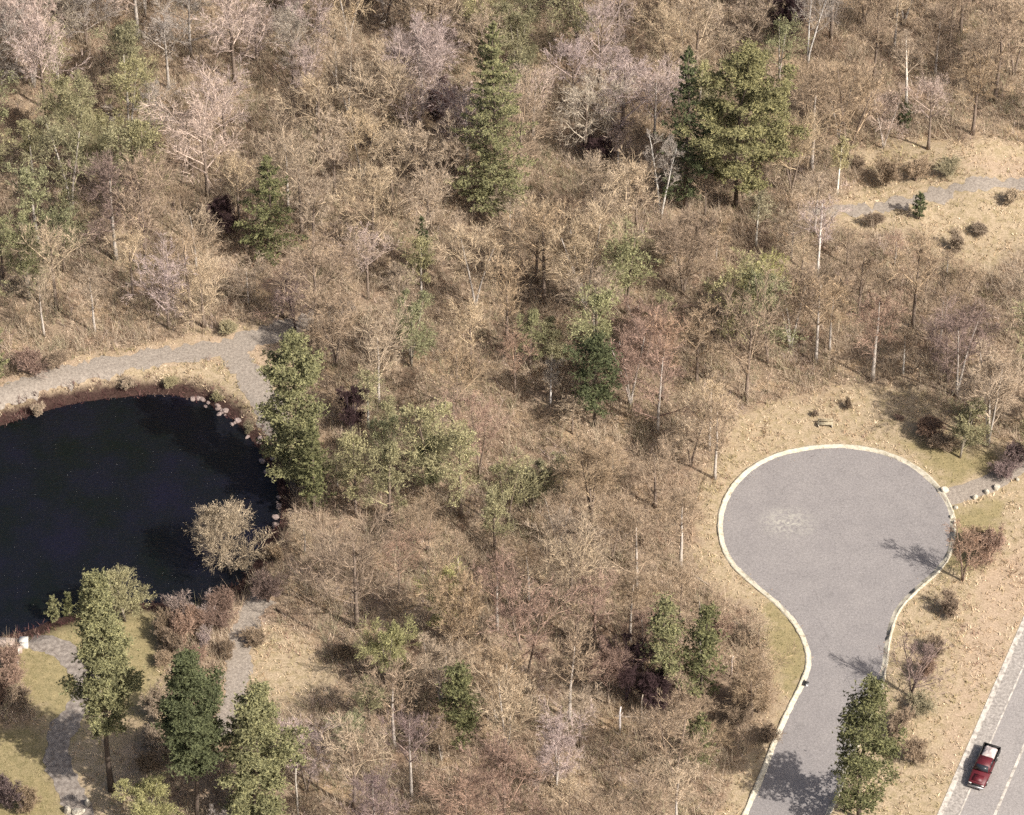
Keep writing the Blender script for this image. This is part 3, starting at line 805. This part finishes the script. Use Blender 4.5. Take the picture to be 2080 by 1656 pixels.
OPEN = [[(1440, 1120), (1452, 1010), (1500, 930), (1500, 850), (1580, 825), (1720, 790), (1830, 790), (1890, 850), (1980, 930), (2070, 930), (2080, 1010), (2000, 1040), (1990, 1130), (1930, 1170),
         (1860, 1230), (1830, 1340), (1800, 1400), (1730, 1656), (1700, 1800), (1400, 1800), (1520, 1560), (1600, 1400), (1600, 1320), (1540, 1230), (1450, 1170)],
        [(2100, 1000), (2010, 1220), (1900, 1400), (1800, 1656), (1780, 1850), (2300, 1850), (2300, 1000)],
        [(1900, 1180), (2010, 1150), (1990, 1300), (1900, 1480), (1830, 1600), (1820, 1420)],
        [(-200, 810), (0, 765), (200, 722), (420, 690), (540, 652), (610, 680), (600, 800), (560, 1100), (500, 1170), (430, 1240), (300, 1225), (60, 1270), (-200, 1290)],
        [(-200, 1280), (300, 1210), (345, 1330), (480, 1230), (560, 1210), (690, 1290), (730, 1400), (560, 1430), (350, 1560), (270, 1640), (250, 1900), (-200, 1900)],
        [(1750, 330), (1850, 300), (1980, 320), (2120, 330), (2120, 440), (1960, 520), (1890, 470), (1700, 460), (1700, 410)]]
def is_open(px, py): return any(bool(inside(p, px, py)) for p in OPEN)

cands = []
rr = np.random.default_rng(21)
STEP = 6.75
for iy, y0 in enumerate(np.arange(-76, 76, STEP * .866)):
    for x0 in np.arange(-66, 66, STEP):
        x = x0 + (STEP / 2 if iy % 2 else 0) + rr.uniform(-2.4, 2.4); y = y0 + rr.uniform(-2.1, 2.1)
        H = rr.uniform(8.5, 16.0)
        z = float(h_ground(x, y))
        bx, by = project(x, y, z); tx, ty = project(x, y, z + H)
        if bx < -70 or bx > PW + 70 or ty > PH + 20 or by < -30: continue
        ok = True
        for small in (0, 1, 2):
            Hs = H * (1, .62, .42)[small]
            R = 3.2 * Hs / 13 * 1.1 if small == 0 else 3.2 * Hs / 13 * 1.4
            s = pxm(y)
            tx, ty = project(x, y, z + Hs)
            chk = [(bx, by), (tx, ty), (bx, (by + ty) / 2), (bx - R * s * .7, by * .4 + ty * .6), (bx + R * s * .7, by * .4 + ty * .6)]
            ok = not any(is_open(a, b) for a, b in chk)
            if ok: H = Hs; break
        if not ok: continue
        if any(abs(bx - l[0]) < 34 and abs((by + ty) / 2 - l[1]) < 50 for l in scov): continue
        if any(abs(bx - q[0]) < q[3] * .5 + 15 and q[1] - 10 < by < q[1] + 150 and q[1] - q[2] > 150 for q in EVER): H *= .5
        ty = project(x, y, z + H)[1]
        cands.append((x, y, z, H, bx, by, float(ty)))
print("wood candidates", len(cands))
if len(cands) > 292:
    keepi = sorted(rr.choice(len(cands), 292, replace=False)); cands = [cands[i] for i in keepi]

rows = []
for (x, y, z, H, bx, by, ty) in cands:
    cy = (by + ty) / 2
    d = [((a[0] - bx) ** 2 + (a[1] - cy) ** 2) * rr.uniform(.5, 1.6) for a in ANCH]
    cl = ANCH[int(np.argmin(d))][2]
    u = rr.random()
    for alt, p in aw[cl]:
        if u < p: cl = alt; break
        u -= p
    rows.append([x, y, z, H, bx, cy, cl])

def place_words(bx, cy):
    """nearest landmark and the bearing from it"""
    d = [(math.hypot(l[0] - bx, (l[1] - cy) * 1.2), l) for l in LAND]
    d.sort(key=lambda q: q[0])
    return d[:3]
BEAR = ["east", "north-east", "north", "north-west", "west", "south-west", "south", "south-east"]
used = {}
def label_for(H, cl, bx, cy):
    near = place_words(bx, cy)
    size = "small" if H < 7.5 else "medium" if H < 11 else "tall"
    for q, (dist, l) in enumerate(near):
        ang = math.atan2(-(cy - l[1]) * 1.35, bx - l[0]); b = BEAR[int(round(ang / (math.pi / 4))) % 8]
        how = "close" if dist < 90 else "a little way" if dist < 170 else "some way" if dist < 280 else "far"
        t = f"{size} {CLS[cl][2]} leafless tree {how} {b} of {l[2]}"
        if t not in used: used[t] = 1; return t
    dist, l = near[0]; l2 = near[1][1]
    for form in (f"{size} {CLS[cl][2]} leafless tree between {l[2]} and {l2[2]}", f"another {size} {CLS[cl][2]} leafless tree {b} of {l[2]}, behind its neighbour",
                 f"crowded {size} {CLS[cl][2]} bare tree nearest to {l2[2]}"):
        if form not in used: used[form] = 1; return form
    return f"{size} {CLS[cl][2]} leafless tree lost in the crowd {b} of {l[2]}"

for i, (x, y, z, H, bx, cy, cl) in enumerate(rows):
    budding = cl in ("olive", "green", "yellow")
    me, R, H0 = (bprotos if budding else protos)[int(rr.integers(0, len(bprotos) if budding else len(protos)))]
    s = H / H0; w = s * rr.uniform(.95, 1.2) * (1.0 if H > 7 else 1.45)
    col = np.array(CLS[cl][1 if budding else 0]) * rr.uniform(.88, 1.1)
    tcol = (.46, .42, .37) if rr.random() < .34 else (.22, .175, .14)
    put_tree("bare_tree" if not budding else "budding_tree", me, (x, y, z), (w, w * rr.uniform(.9, 1.1), s), rr.uniform(0, 6.28), tuple(col), tcol,
             label_for(H, cl, bx, cy), "tree", "leafless trees of the wood" if not budding else "budding trees of the wood")

# ------------------------------------------------------------------ low bare shrubs round the openings
SHR = [(1740, 335, "brown"), (1925, 350, "olive"), (2055, 405, "tan"), (1775, 455, "brown"),
       (345, 1262, "red"), (372, 1250, "pink"), (398, 1268, "red"), (372, 1292, "red"), (415, 1300, "pink"), (440, 1272, "red"), (352, 1318, "brown"), (400, 1335, "red"), (330, 1285, "brown"),
       (430, 1245, "pink"), (455, 1240, "red"), (462, 1325, "brown"), (336, 1345, "brown"), (325, 1450, "tan"), (345, 1480, "tan"), (322, 1508, "tan"), (338, 1545, "tan"), (300, 1560, "brown"),
       (1900, 1320, "brown"), (1880, 1370, "red"), (1830, 1480, "brown"), (1855, 1540, "brown"), (1980, 1100, "brown"), (2010, 1130, "red"), (1925, 1240, "brown"), (1870, 1440, "olive"),
       (1540, 1440, "brown"), (1508, 1425, "red"), (1500, 1470, "brown"), (1520, 1300, "brown"), (1655, 838, "brown"), (1722, 822, "brown"), (1825, 846, "red"), (2040, 962, "purple"),
       (2060, 935, "purple"), (1890, 880, "red"), (1915, 905, "brown"), (1800, 370, "brown"), (1860, 360, "brown"), (1990, 470, "tan"), (1940, 500, "tan"), (230, 795, "brown"), (262, 782, "tan"),
       (300, 778, "olive"), (350, 782, "olive"), (395, 792, "olive"), (440, 810, "yellow"), (478, 838, "yellow"), (505, 872, "olive"), (160, 812, "tan"), (80, 838, "tan"), (465, 672, "olive"),
       (120, 742, "brown"), (60, 752, "red"), (20, 1350, "red"), (22, 1390, "red"), (2, 1420, "red"), (40, 1420, "brown"), (60, 1640, "brown"), (20, 1625, "purple"),
       (1965, 840, "red"), (1990, 870, "brown"), (1560, 1500, "brown"), (1470, 1280, "red"), (560, 1130, "brown"), (545, 1215, "purple"), (520, 1300, "brown"), (700, 1330, "brown")]
su = {}
for i, (px, py, cl) in enumerate(SHR):
    if 60 < px < 520 and 770 < py < 880 and i % 2: continue
    me, R, H0 = shrubs[i % 4]
    x, y, z = spot(px, py + 8)
    s = float(rr.uniform(.6, 1.1)); sx = float(rr.uniform(.65, 1.35))
    if 60 < px < 520 and 770 < py < 880: s *= .62
    if 1600 < px < 1860 and 800 < py < 860: s *= .5
    near = min(((math.hypot(l[0] - px, (l[1] - py) * 1.2), l) for l in LAND + [(50, 1290, "the pond outlet"), (1675, 862, "the bench"), (1980, 1010, "the pale boulders")]), key=lambda q: q[0])
    l = near[1]; b = BEAR[int(round(math.atan2(-(py - l[1]) * 1.35, px - l[0]) / (math.pi / 4))) % 8]
    size = "small" if s < .75 else "wide" if s > .95 else "ragged"
    base = f"{size} {CLS[cl][2]} twiggy shrub {b} of {l[2]}"
    k = su.get(base, 0); su[base] = k + 1
    lab = base if k == 0 else base + (", the farther one", ", the farthest one", ", set apart")[min(k - 1, 2)]
    put_tree("shrub", me, (x, y, z), (s * sx, s / sx, s * rr.uniform(.7, 1.3)), rr.uniform(0, 6.28), tuple(np.array(CLS[cl][0]) * rr.uniform(.75, 1.05)), (.2, .15, .12), lab, "shrub", "twiggy shrubs round the openings")

# ------------------------------------------------------------------ ground cover: brush, dry grass, reeds (nobody could count them)
def cover(name, n, poly_test, size, width, cols, up=1.0, per=3, label=None, cat=None, seed=1, lift=0.0):
    r = np.random.default_rng(seed)
    k_ = 60 if lift else 2
    x = r.uniform(-70, 70, n * k_); y = r.uniform(-76, 82, n * k_)
    k = poly_test(x, y, r); x, y = x[k][:n], y[k][:n]
    z = h_ground(x, y) + lift
    m = len(x); Q = np.repeat(np.stack([x, y, z], 1), per, 0); M_ = m * per
    D = r.normal(0, 1, (M_, 3)); D[:, 2] = np.abs(D[:, 2]) + up; D /= np.linalg.norm(D, axis=1)[:, None]
    L = r.uniform(*size, M_); W = r.uniform(*width, M_)
    th = r.uniform(0, 6.28, M_)[:, None]
    a = np.cross(D, np.array([[.31, .52, .8]])); a /= np.linalg.norm(a, axis=1)[:, None]; b = np.cross(D, a)
    s = a * np.cos(th) + b * np.sin(th)
    Q = Q + r.normal(0, .12, (M_, 3)) * np.array([1, 1, 0])
    V = np.stack([Q - s * W[:, None] * .5, Q + s * W[:, None] * .5, Q + D * L[:, None]], 1).reshape(-1, 3)
    me = mesh_np(name, V, np.arange(3 * M_).reshape(-1, 3), M_tint)
    cols = np.array(cols); ci = r.integers(0, len(cols), m)
    ci = np.where(r.random(m) < .65, ((wob(x, y, 5., seed) * .5 + .5) * (len(cols) - .01)).astype(int).clip(0, len(cols) - 1), ci)
    c = np.repeat(cols[ci] * r.uniform(.7, 1.3, m)[:, None], per * 3, 0)
    at = me.color_attributes.new("tint", "FLOAT_COLOR", "CORNER")
    at.data.foreach_set("color", np.c_[c, np.ones(len(c))].astype(np.float32).ravel())
    o = link(name, me); tag(o, label, cat, None, "stuff")
    return o

def pave_mask(x, y):
    a = inside([tuple(p) for p in KERB], x, y) | (edge_dist(KERB, x, y, False) < .8)
    q = (x - rl[1][0]) * rn[0] + (y - rl[1][1]) * rn[1]
    a |= q > -.6
    for p, w in ((trail_px, 1.5), (trail2_px, 1.4), (drive_px, 1.35), (track_px, 1.2), (far_px, 1.2), (foot_px, 1.45)):
        a |= edge_dist(Wpts(p), x, y, False) < w
    return a
def zone_in(polys, x, y):
    r = np.zeros(np.shape(x), bool)
    for p in polys: r |= inside(Wpts(p), x, y)
    return r
def t_wood(x, y, r):
    return ~pave_mask(x, y) & (signed(POND, x, y) > 1.5) & ~zone_in(straw_zone, x, y) & ~zone_in(lawn_zone, x, y) & (wob(x, y, 2.2, 9.) > r.uniform(-1.4, .6, len(x)))
def t_straw(x, y, r):
    return ~pave_mask(x, y) & (signed(POND, x, y) > 1.0) & zone_in(straw_zone, x, y) & ~zone_in(lawn_zone, x, y) & (wob(x, y, 1.6, 4.) > r.uniform(-1.3, .9, len(x)))
def t_lawn(x, y, r): return ~pave_mask(x, y) & (signed(POND, x, y) > 1.0) & zone_in(lawn_zone, x, y)
def t_gutter(x, y, r):
    return inside([tuple(p) for p in KERB], x, y) & (edge_dist(KERB, x, y, False) < r.exponential(.35, len(x)) + .12) & (wob(x, y, 2.5, 3.) > r.uniform(-.6, .8, len(x)))
def t_reed(x, y, r):
    d = signed(POND, x, y); return (d > -.35) & (d < 2.4) & (wob(x, y, 1.3, 2.) > r.uniform(-1.2, .6, len(x)))
cover("brushwood", 60000, t_wood, (.35, 1.5), (.02, .07), [(.25, .175, .125), (.38, .29, .21), (.47, .38, .28), (.32, .285, .175), (.44, .36, .32)], 1.0, 4, "low tan and brown brushwood under the leafless trees", "brushwood", 11)
cover("saplings", 24000, t_wood, (1.2, 3.6), (.025, .06), [(.29, .225, .165), (.36, .29, .21), (.42, .35, .26), (.30, .275, .18)], 1.6, 7, "thin leafless saplings and tall brush filling the wood", "saplings", 16)
cover("leaf_litter", 70000, t_wood, (.12, .35), (.08, .22), [(.32, .22, .15), (.45, .345, .25), (.56, .455, .345), (.39, .30, .22)], -.2, 2, "dry leaf litter strewn over the wood floor", "leaf litter", 12)
cover("dry_grass", 42000, t_straw, (.18, .55), (.05, .14), [(.39, .295, .19), (.51, .40, .27), (.60, .49, .35), (.34, .285, .16)], .8, 4, "dry straw-coloured grass on the verges and clearings", "dry grass", 13)
def t_scrub(x, y, r):
    return t_straw(x, y, r) & (wob(x, y, 4.0, 6.) > r.uniform(.0, .7, len(x)))
cover("verge_scrub", 26000, t_scrub, (.3, 1.1), (.03, .08), [(.30, .21, .14), (.38, .28, .19), (.33, .29, .16), (.28, .18, .14)], .9, 5, "brown and olive scrub patches on the dry verges", "scrub", 17)
cover("lawn_grass", 26000, t_lawn, (.08, .24), (.05, .12), [(.13, .125, .055), (.20, .18, .08), (.31, .265, .145), (.24, .205, .095)], .9, 3, "green and yellow grass of the garden and verges", "grass", 14)
cover("fallen_leaves", 1700, t_gutter, (.10, .26), (.06, .14), [(.30, .21, .14), (.42, .33, .24), (.22, .16, .11)], -.3, 1, "dry leaves gathered on the asphalt along the kerb", "fallen leaves", 18, .05)
cover("reeds", 90000, t_reed, (.25, 1.0), (.03, .08), [(.10, .045, .042), (.065, .03, .03), (.17, .09, .08), (.24, .17, .14)], 1.6, 3, "dark red reeds and roots fringing the pond edge", "reeds", 15)

# ------------------------------------------------------------------ stones
def rock_mesh(seed, r=1.0):
    import bmesh
    g = np.random.default_rng(seed)
    bm = bmesh.new(); bmesh.ops.create_icosphere(bm, subdivisions=2, radius=1.0)
    k = g.normal(0, 1, (5, 3)); k /= np.linalg.norm(k, axis=1)[:, None]
    for v in bm.verts:
        p = np.array(v.co)
        for q in k:
            d = p @ q
            if d > .62: p = p - q * (d - .62) * .85
        v.co = Vector(p * (1 + g.normal(0, .04)))
    me = bpy.data.meshes.new("stone"); bm.to_mesh(me); bm.free()
    return me
rocks = [rock_mesh(k) for k in range(5)]
def put_rock(px, py, s, mat, label, group=None, z=None, name="boulder", k=0):
    x, y, zz = spot(px, py)
    me = rocks[k % 5]
    key = me.name + mat.name
    m2 = bpy.data.meshes.get(key)
    if not m2: m2 = me.copy(); m2.name = key; m2.materials.append(mat)
    o = link(name, m2, None, (x, y, (zz if z is None else z) + s[2] * .45)); o.scale = s
    o.rotation_euler = (0, 0, k * 1.7); tag(o, label, "stone", group)
    return o
gB = "pale boulders lining the footpath"
for k, (px, py, w, h, lab) in enumerate([
    (1918, 998, .55, .45, "largest pale boulder, at the kerb on the north side of the footpath mouth"),
    (1941, 1033, .38, .30, "low pale boulder at the kerb on the south side of the footpath mouth"),
    (1981, 1013, .36, .45, "first pale boulder out along the south edge of the footpath"),
    (2004, 1002, .40, .40, "second pale boulder out along the footpath's south edge"),
    (2025, 993, .44, .52, "farthest pale boulder out along the footpath's south edge"),
    (2067, 976, .3, .3, "small pinkish boulder past the last shrub beside the footpath"),
    (1933, 1052, .26, .34, "upper of two slim white stones beside the kerb below the footpath"),
    (1938, 1064, .24, .38, "lower of two slim white stones beside the kerb below the footpath")]):
    put_rock(px, py, (w, w * .8, h), M_stone, lab, gB, k=k)
put_rock(197, 1360, (.28, .24, .24), M_stone, "single small white stone on the bend of the garden path", k=2)
for k, (px, py, w, h, lab) in enumerate([(137, 1650, .55, .85, "upright pale block at the lower end of the garden path, west of its neighbours"),
                                         (160, 1652, .75, .5, "broad greenish-pale block in the middle of the garden path's lower end"),
                                         (178, 1636, .42, .7, "tall pale block east of the garden path's lower end")]):
    put_rock(px, py, (w, w * .8, h), M_stone, lab, "pale blocks at the lower end of the garden path", k=k + 1)
# stones along the pond's east and north shore
sh = catmull(Wpts([(250, 800), (300, 799), (340, 800), (385, 808), (430, 822), (470, 845), (500, 878), (525, 908), (545, 940), (560, 975), (566, 1010), (566, 1040), (560, 1062)], POND_Z), 6)
for k in range(34):
    i = int(rr.integers(20, len(sh)))
    x, y = sh[i] + rr.normal(0, .45, 2)
    w = float(rr.uniform(.18, .5))
    me = rocks[k % 5]; key = me.name + M_pink.name
    m2 = bpy.data.meshes.get(key)
    if not m2: m2 = me.copy(); m2.name = key; m2.materials.append(M_pink)
    o = link("stone", m2, None, (x, y, max(float(h_ground(x, y)), POND_Z) + w * .15)); o.scale = (w, w * .8, w * .65); o.rotation_euler = (0, 0, k * 1.1)
    bx, by = project(x, y, POND_Z)
    where = "north shore" if bx < 400 else "north-east bend" if bx < 500 else "upper east shore" if by < 960 else "lower east shore"
    tag(o, f"small pinkish-grey stone at the waterline on the pond's {where}", "stone", f"stones on the pond's {where}")

# ------------------------------------------------------------------ pond outlet: low concrete wall, riser box and posts
def outlet():
    x, y, z = spot(50, 1313)
    e = empty("pond_outlet", (x, y, 0)); tag(e, "pale concrete outlet wall with a white riser box at the pond's south-west edge", "outlet structure")
    m = MB()                                               # sloping slab wall running west
    m.box((-2.3, .42, -.12), (1.7, .45, .42), rz=-.07); m.box((-5.6, .72, -.12), (1.7, .45, .42), rz=-.09)
    m.build("wall", M_conc, e)
    m = MB(); m.box((-2.3, .42, .34), (1.72, .52, .04), rz=-.07); m.box((-5.75, .72, .34), (1.72, .52, .04), rz=-.09); m.build("coping", M_conc, e)
    m = MB(); m.box((0, 0, .15), (.42, .36, .85), jit=.02); b = m.build("riser_box", M_white, e)
    m = MB(); m.box((0, 0, 1.06), (.48, .42, .06)); m.build("lid", M_white, b)
    m = MB(); m.box((-.75, -.7, -.1), (.55, .35, .5), jit=.05); m.build("wing_wall", M_conc, e)
    for dx in (-1.1, -.55): m = MB(); m.tube([(dx, -1.15, -.5), (dx, -1.15, .85)], [.09, .09], 6); m.build("post", M_white, e)
    m = MB(); m.tube([(-.5, -2.6, -.2), (-.5, -2.6, .75)], [.1, .08], 8)
    o = m.build("marker_post", M_white, None, (x, y, 0)); tag(o, "short white marker post on the bank south of the pond outlet", "post")
outlet()

# ------------------------------------------------------------------ bench on the verge above the circle
def bench():
    x, y, z = spot(1676, 866)
    e = empty("bench", (x, y, z), -.04); tag(e, "weathered plank bench on the dry verge north of the turning circle", "bench")
    for k in range(3): m = MB(); m.box((0, -.17 + .17 * k, .46), (.90, .075, .022)); m.build("seat_plank", M_wood, e)
    for k in range(2): m = MB(); m.box((0, .30 + .02 * k, .62 + .19 * k), (.90, .02, .075)); m.build("back_plank", M_wood, e)
    for s in (-.78, .78):
        m = MB(); m.box((s, -.02, .22), (.05, .26, .22)); m.box((s, .345, .45), (.045, .03, .45)); m.build("leg", M_stone, e)
bench()

# ------------------------------------------------------------------ storm drain in the kerb by the road stem
def drain():
    x, y = ground_at(1638, 1390)
    e = empty("storm_drain", (x, y, .05), math.radians(70)); e.scale = (.6, .6, .7); tag(e, "dark storm drain inlet in the west kerb where the road stem narrows", "drain")
    m = MB(); m.box((0, 0, .0), (.62, .40, .035)); m.build("frame", M_metal, e)
    for k in range(7): m = MB(); m.box((-.48 + .16 * k, 0, .045), (.035, .33, .012)); m.build("grate_bar", M_dark, e)
    m = MB(); m.box((0, .50, .13), (.62, .07, .10)); m.build("inlet_hood", M_dark, e)
drain()

# ------------------------------------------------------------------ pickup
def loft(sections):
    """sections: list of closed rings with the same number of points"""
    k = len(sections[0]); V = [p for s in sections for p in s]; F = []
    for i in range(len(sections) - 1):
        for j in range(k):
            a, b = i * k + j, i * k + (j + 1) % k
            F += [(a, b, b + k), (a, b + k, a + k)]
    F += [(0, j + 1, j) for j in range(1, k - 1)]
    o = (len(sections) - 1) * k
    F += [(o, o + j, o + j + 1) for j in range(1, k - 1)]
    return V, F
def ring(y, w, z0, z1, r=.12):
    return [(-w, y, z0 + r), (-w + r, y, z0), (w - r, y, z0), (w, y, z0 + r), (w, y, z1 - r), (w - r, y, z1), (-w + r, y, z1), (-w, y, z1 - r)]
def pickup():
    x, y = ground_at(1998, 1565)
    ang = math.atan2(rdir[1], rdir[0]) + math.pi / 2        # local -y is the front
    e = empty("pickup_truck", (x, y, .042), ang);  tag(e, "dark red pickup truck heading south on the main road with a white load", "pickup truck")
    m = MB()
    V, F = loft([ring(-2.85, .78, .45, .92), ring(-2.75, .90, .36, 1.02), ring(-1.6, .96, .34, 1.10), ring(-1.15, .96, .34, 1.12), ring(.72, .96, .34, 1.12)]); m.add(V, F)
    b = m.build("body", M_red, e)
    m = MB(); m.box((0, -2.18, 1.10), (.55, .45, .03)); m.build("bonnet_bulge", M_red, b)
    m = MB(); V, F = loft([[(-.86, -1.25, 1.10), (.86, -1.25, 1.10), (.70, -.60, 1.66), (-.70, -.60, 1.66)], [(-.88, .68, 1.10), (.88, .68, 1.10), (.72, .55, 1.68), (-.72, .55, 1.68)]]); m.add(V, F)
    cab = m.build("cab", M_red, e)
    def pane(name, q, off):
        q = np.array(q, float); n = np.cross(q[1] - q[0], q[2] - q[0]); n /= np.linalg.norm(n)
        if n @ np.array(off) < 0: n = -n
        m = MB(); V = np.concatenate([q + n * .012, q - n * .02]); F = [(0, 1, 2), (0, 2, 3), (4, 6, 5), (4, 7, 6)]
        for i in range(4): j = (i + 1) % 4; F += [(i, i + 4, j + 4), (i, j + 4, j)]
        m.add(V, F); m.build(name, M_glass, cab)
    pane("windscreen", [(-.76, -1.16, 1.17), (.76, -1.16, 1.17), (.64, -.68, 1.60), (-.64, -.68, 1.60)], (0, -1, 1))
    pane("rear_window", [(-.7, .672, 1.18), (.7, .672, 1.18), (.62, .578, 1.60), (-.62, .578, 1.60)], (0, 1, .2))
    for s in (-1, 1):
        pane("side_window", [(s * .857, -1.02, 1.16), (s * .862, -.22, 1.16), (s * .728, -.22, 1.60), (s * .722, -.52, 1.60)], (s, 0, 0))
        pane("side_window", [(s * .863, -.14, 1.16), (s * .868, .52, 1.16), (s * .735, .46, 1.60), (s * .73, -.14, 1.60)], (s, 0, 0))
        m = MB(); m.box((s * 1.06, -1.02, 1.18), (.09, .05, .07)); m.build("mirror", M_dark, e)
        m = MB(); m.box((s * .68, -2.84, .80), (.15, .04, .08)); m.build("headlight", M_lamp, e)
        m = MB(); m.box((s * .93, 1.78, .78), (.035, 1.03, .34)); m.build("bed_side", M_dark, e)
        m = MB(); m.box((s * .80, 2.84, .85), (.08, .02, .12)); m.build("tail_light", M_red, e)
    m = MB(); m.box((0, 1.78, .50), (.89, 1.03, .06)); m.build("bed_floor", M_dark, e)
    m = MB(); m.box((0, 2.82, .80), (.885, .03, .32)); m.build("tailgate", M_dark, e)
    m = MB(); m.box((0, -2.93, .48), (.88, .07, .11)); m.build("bumper", M_metal, e)
    m = MB(); m.box((0, 2.95, .46), (.84, .07, .09)); m.build("bumper", M_metal, e)
    m = MB(); m.box((0, -2.865, .75), (.5, .02, .12)); m.build("grille", M_dark, e)
    for s in (-1, 1):
        for wy in (-1.85, 1.85):
            m = MB(); m.tube([(s * .97, wy, .38), (s * .73, wy, .38)], [.38, .38], 18); t = m.build("wheel", M_dark, e)
            m = MB(); m.tube([(s * .985, wy, .38), (s * .90, wy, .38)], [.22, .2], 12); m.build("rim", M_metal, t)
    # the load in the bed: a thing of its own
    g = np.random.default_rng(4)
    m = MB()
    n = 14; V = []
    for i in range(n):
        for j in range(n):
            u, v = i / (n - 1) * 2 - 1, j / (n - 1) * 2 - 1
            edge = (1 - u ** 6) * (1 - v ** 6)
            V.append((u * .80, 1.75 + v * .95, .57 + edge * (.72 + .16 * math.sin(3.1 * u + 1) * math.cos(2.7 * v) + g.uniform(-.05, .05))))
    F = []
    for i in range(n - 1):
        for j in range(n - 1):
            a = i * n + j; F += [(a, a + n, a + n + 1), (a, a + n + 1, a + 1)]
    base = len(V); V += [(-.80, .80, .565), (.80, .80, .565), (.80, 2.70, .565), (-.80, 2.70, .565)]
    F += [(base, base + 2, base + 1), (base, base + 3, base + 2)]
    m.add(V, F)
    o = m.build("sheeted_load", M_load, None, (x, y, .042)); o.rotation_euler = (0, 0, ang);  tag(o, "lumpy white sheeted load in the bed of the red pickup", "load")
pickup()

# ------------------------------------------------------------------ fallen trunks, two trunk shadows as dark logs, standing snags
def log(px0, py0, px1, py1, r, mat_col, label):
    x0, y0, z0 = spot(px0, py0); x1, y1, z1 = spot(px1, py1)
    n = 7; P = []
    for k in range(n):
        t = k / (n - 1); P.append((x0 + (x1 - x0) * t + random.uniform(-.06, .06), y0 + (y1 - y0) * t + random.uniform(-.06, .06), 0))
    P = np.array(P); P[:, 2] = h_ground(P[:, 0], P[:, 1]) + r * .8
    m = MB(); m.tube(P - np.array((x0, y0, 0)), np.linspace(r, r * .5, n), 7)
    for k in (2, 4):
        m.tube([P[k] - (x0, y0, 0), P[k] - (x0, y0, 0) + np.array((random.uniform(-.7, .7), .5, .6))], [r * .35, .02], 5)
    o = m.build("fallen_trunk", M_bark, None, (x0, y0, 0), True); o.color = (*mat_col, 1); tag(o, label, "fallen trunk", "fallen trunks in the wood")
log(505, 1186, 585, 1212, .16, (.05, .035, .03), "long dark fallen trunk across the pond's south-east corner")  # a cast trunk shadow, built as a dark log
log(560, 1240, 640, 1280, .14, (.07, .05, .04), "dark fallen trunk lower down the bank behind the pond corner")  # second trunk shadow given the shape of a dark log
log(1250, 1455, 1330, 1462, .13, (.4, .34, .28), "pale fallen trunk lying across the dark hollow")
log(1395, 1160, 1440, 1190, .12, (.3, .25, .2), "thin fallen trunk at the wood edge west of the turning circle")
log(1020, 1270, 1090, 1320, .12, (.12, .08, .06), "dark fallen trunk in the reddish lower wood")
log(1480, 300, 1530, 330, .14, (.4, .35, .3), "pale fallen trunk under the broad yellow-green pine")
for (px, py, H, r, col, lab) in [(1258, 1488, 4.2, .13, (.62, .58, .56), "whiter pale snag standing at the west side of the dark hollow"),
                                 (1302, 1468, 4.6, .10, (.42, .36, .29), "thin tan snag standing in the middle of the dark hollow"),
                                 (1485, 1375, 3.4, .10, (.5, .42, .36), "short pinkish snag east of the wide verge pine"),
                                 (605, 1660, 8, .11, (.45, .42, .36), "tall pale bare pole rising beside the widest pine")]:
    x, y, z = spot(px, py)
    m = MB(); m.tube([(0, 0, -.2), (.03, 0, H * .4), (-.02, .05, H * .75), (.1, 0, H)], [r * 1.25, r, r * .8, r * .5], 7)
    m.tube([(.0, .02, H * .6), (.35, .1, H * .75)], [r * .35, .015], 4)
    o = m.build("dead_snag", M_bark, None, (x, y, z), True); o.color = (*col, 1); tag(o, lab, "dead tree", "dead snags")
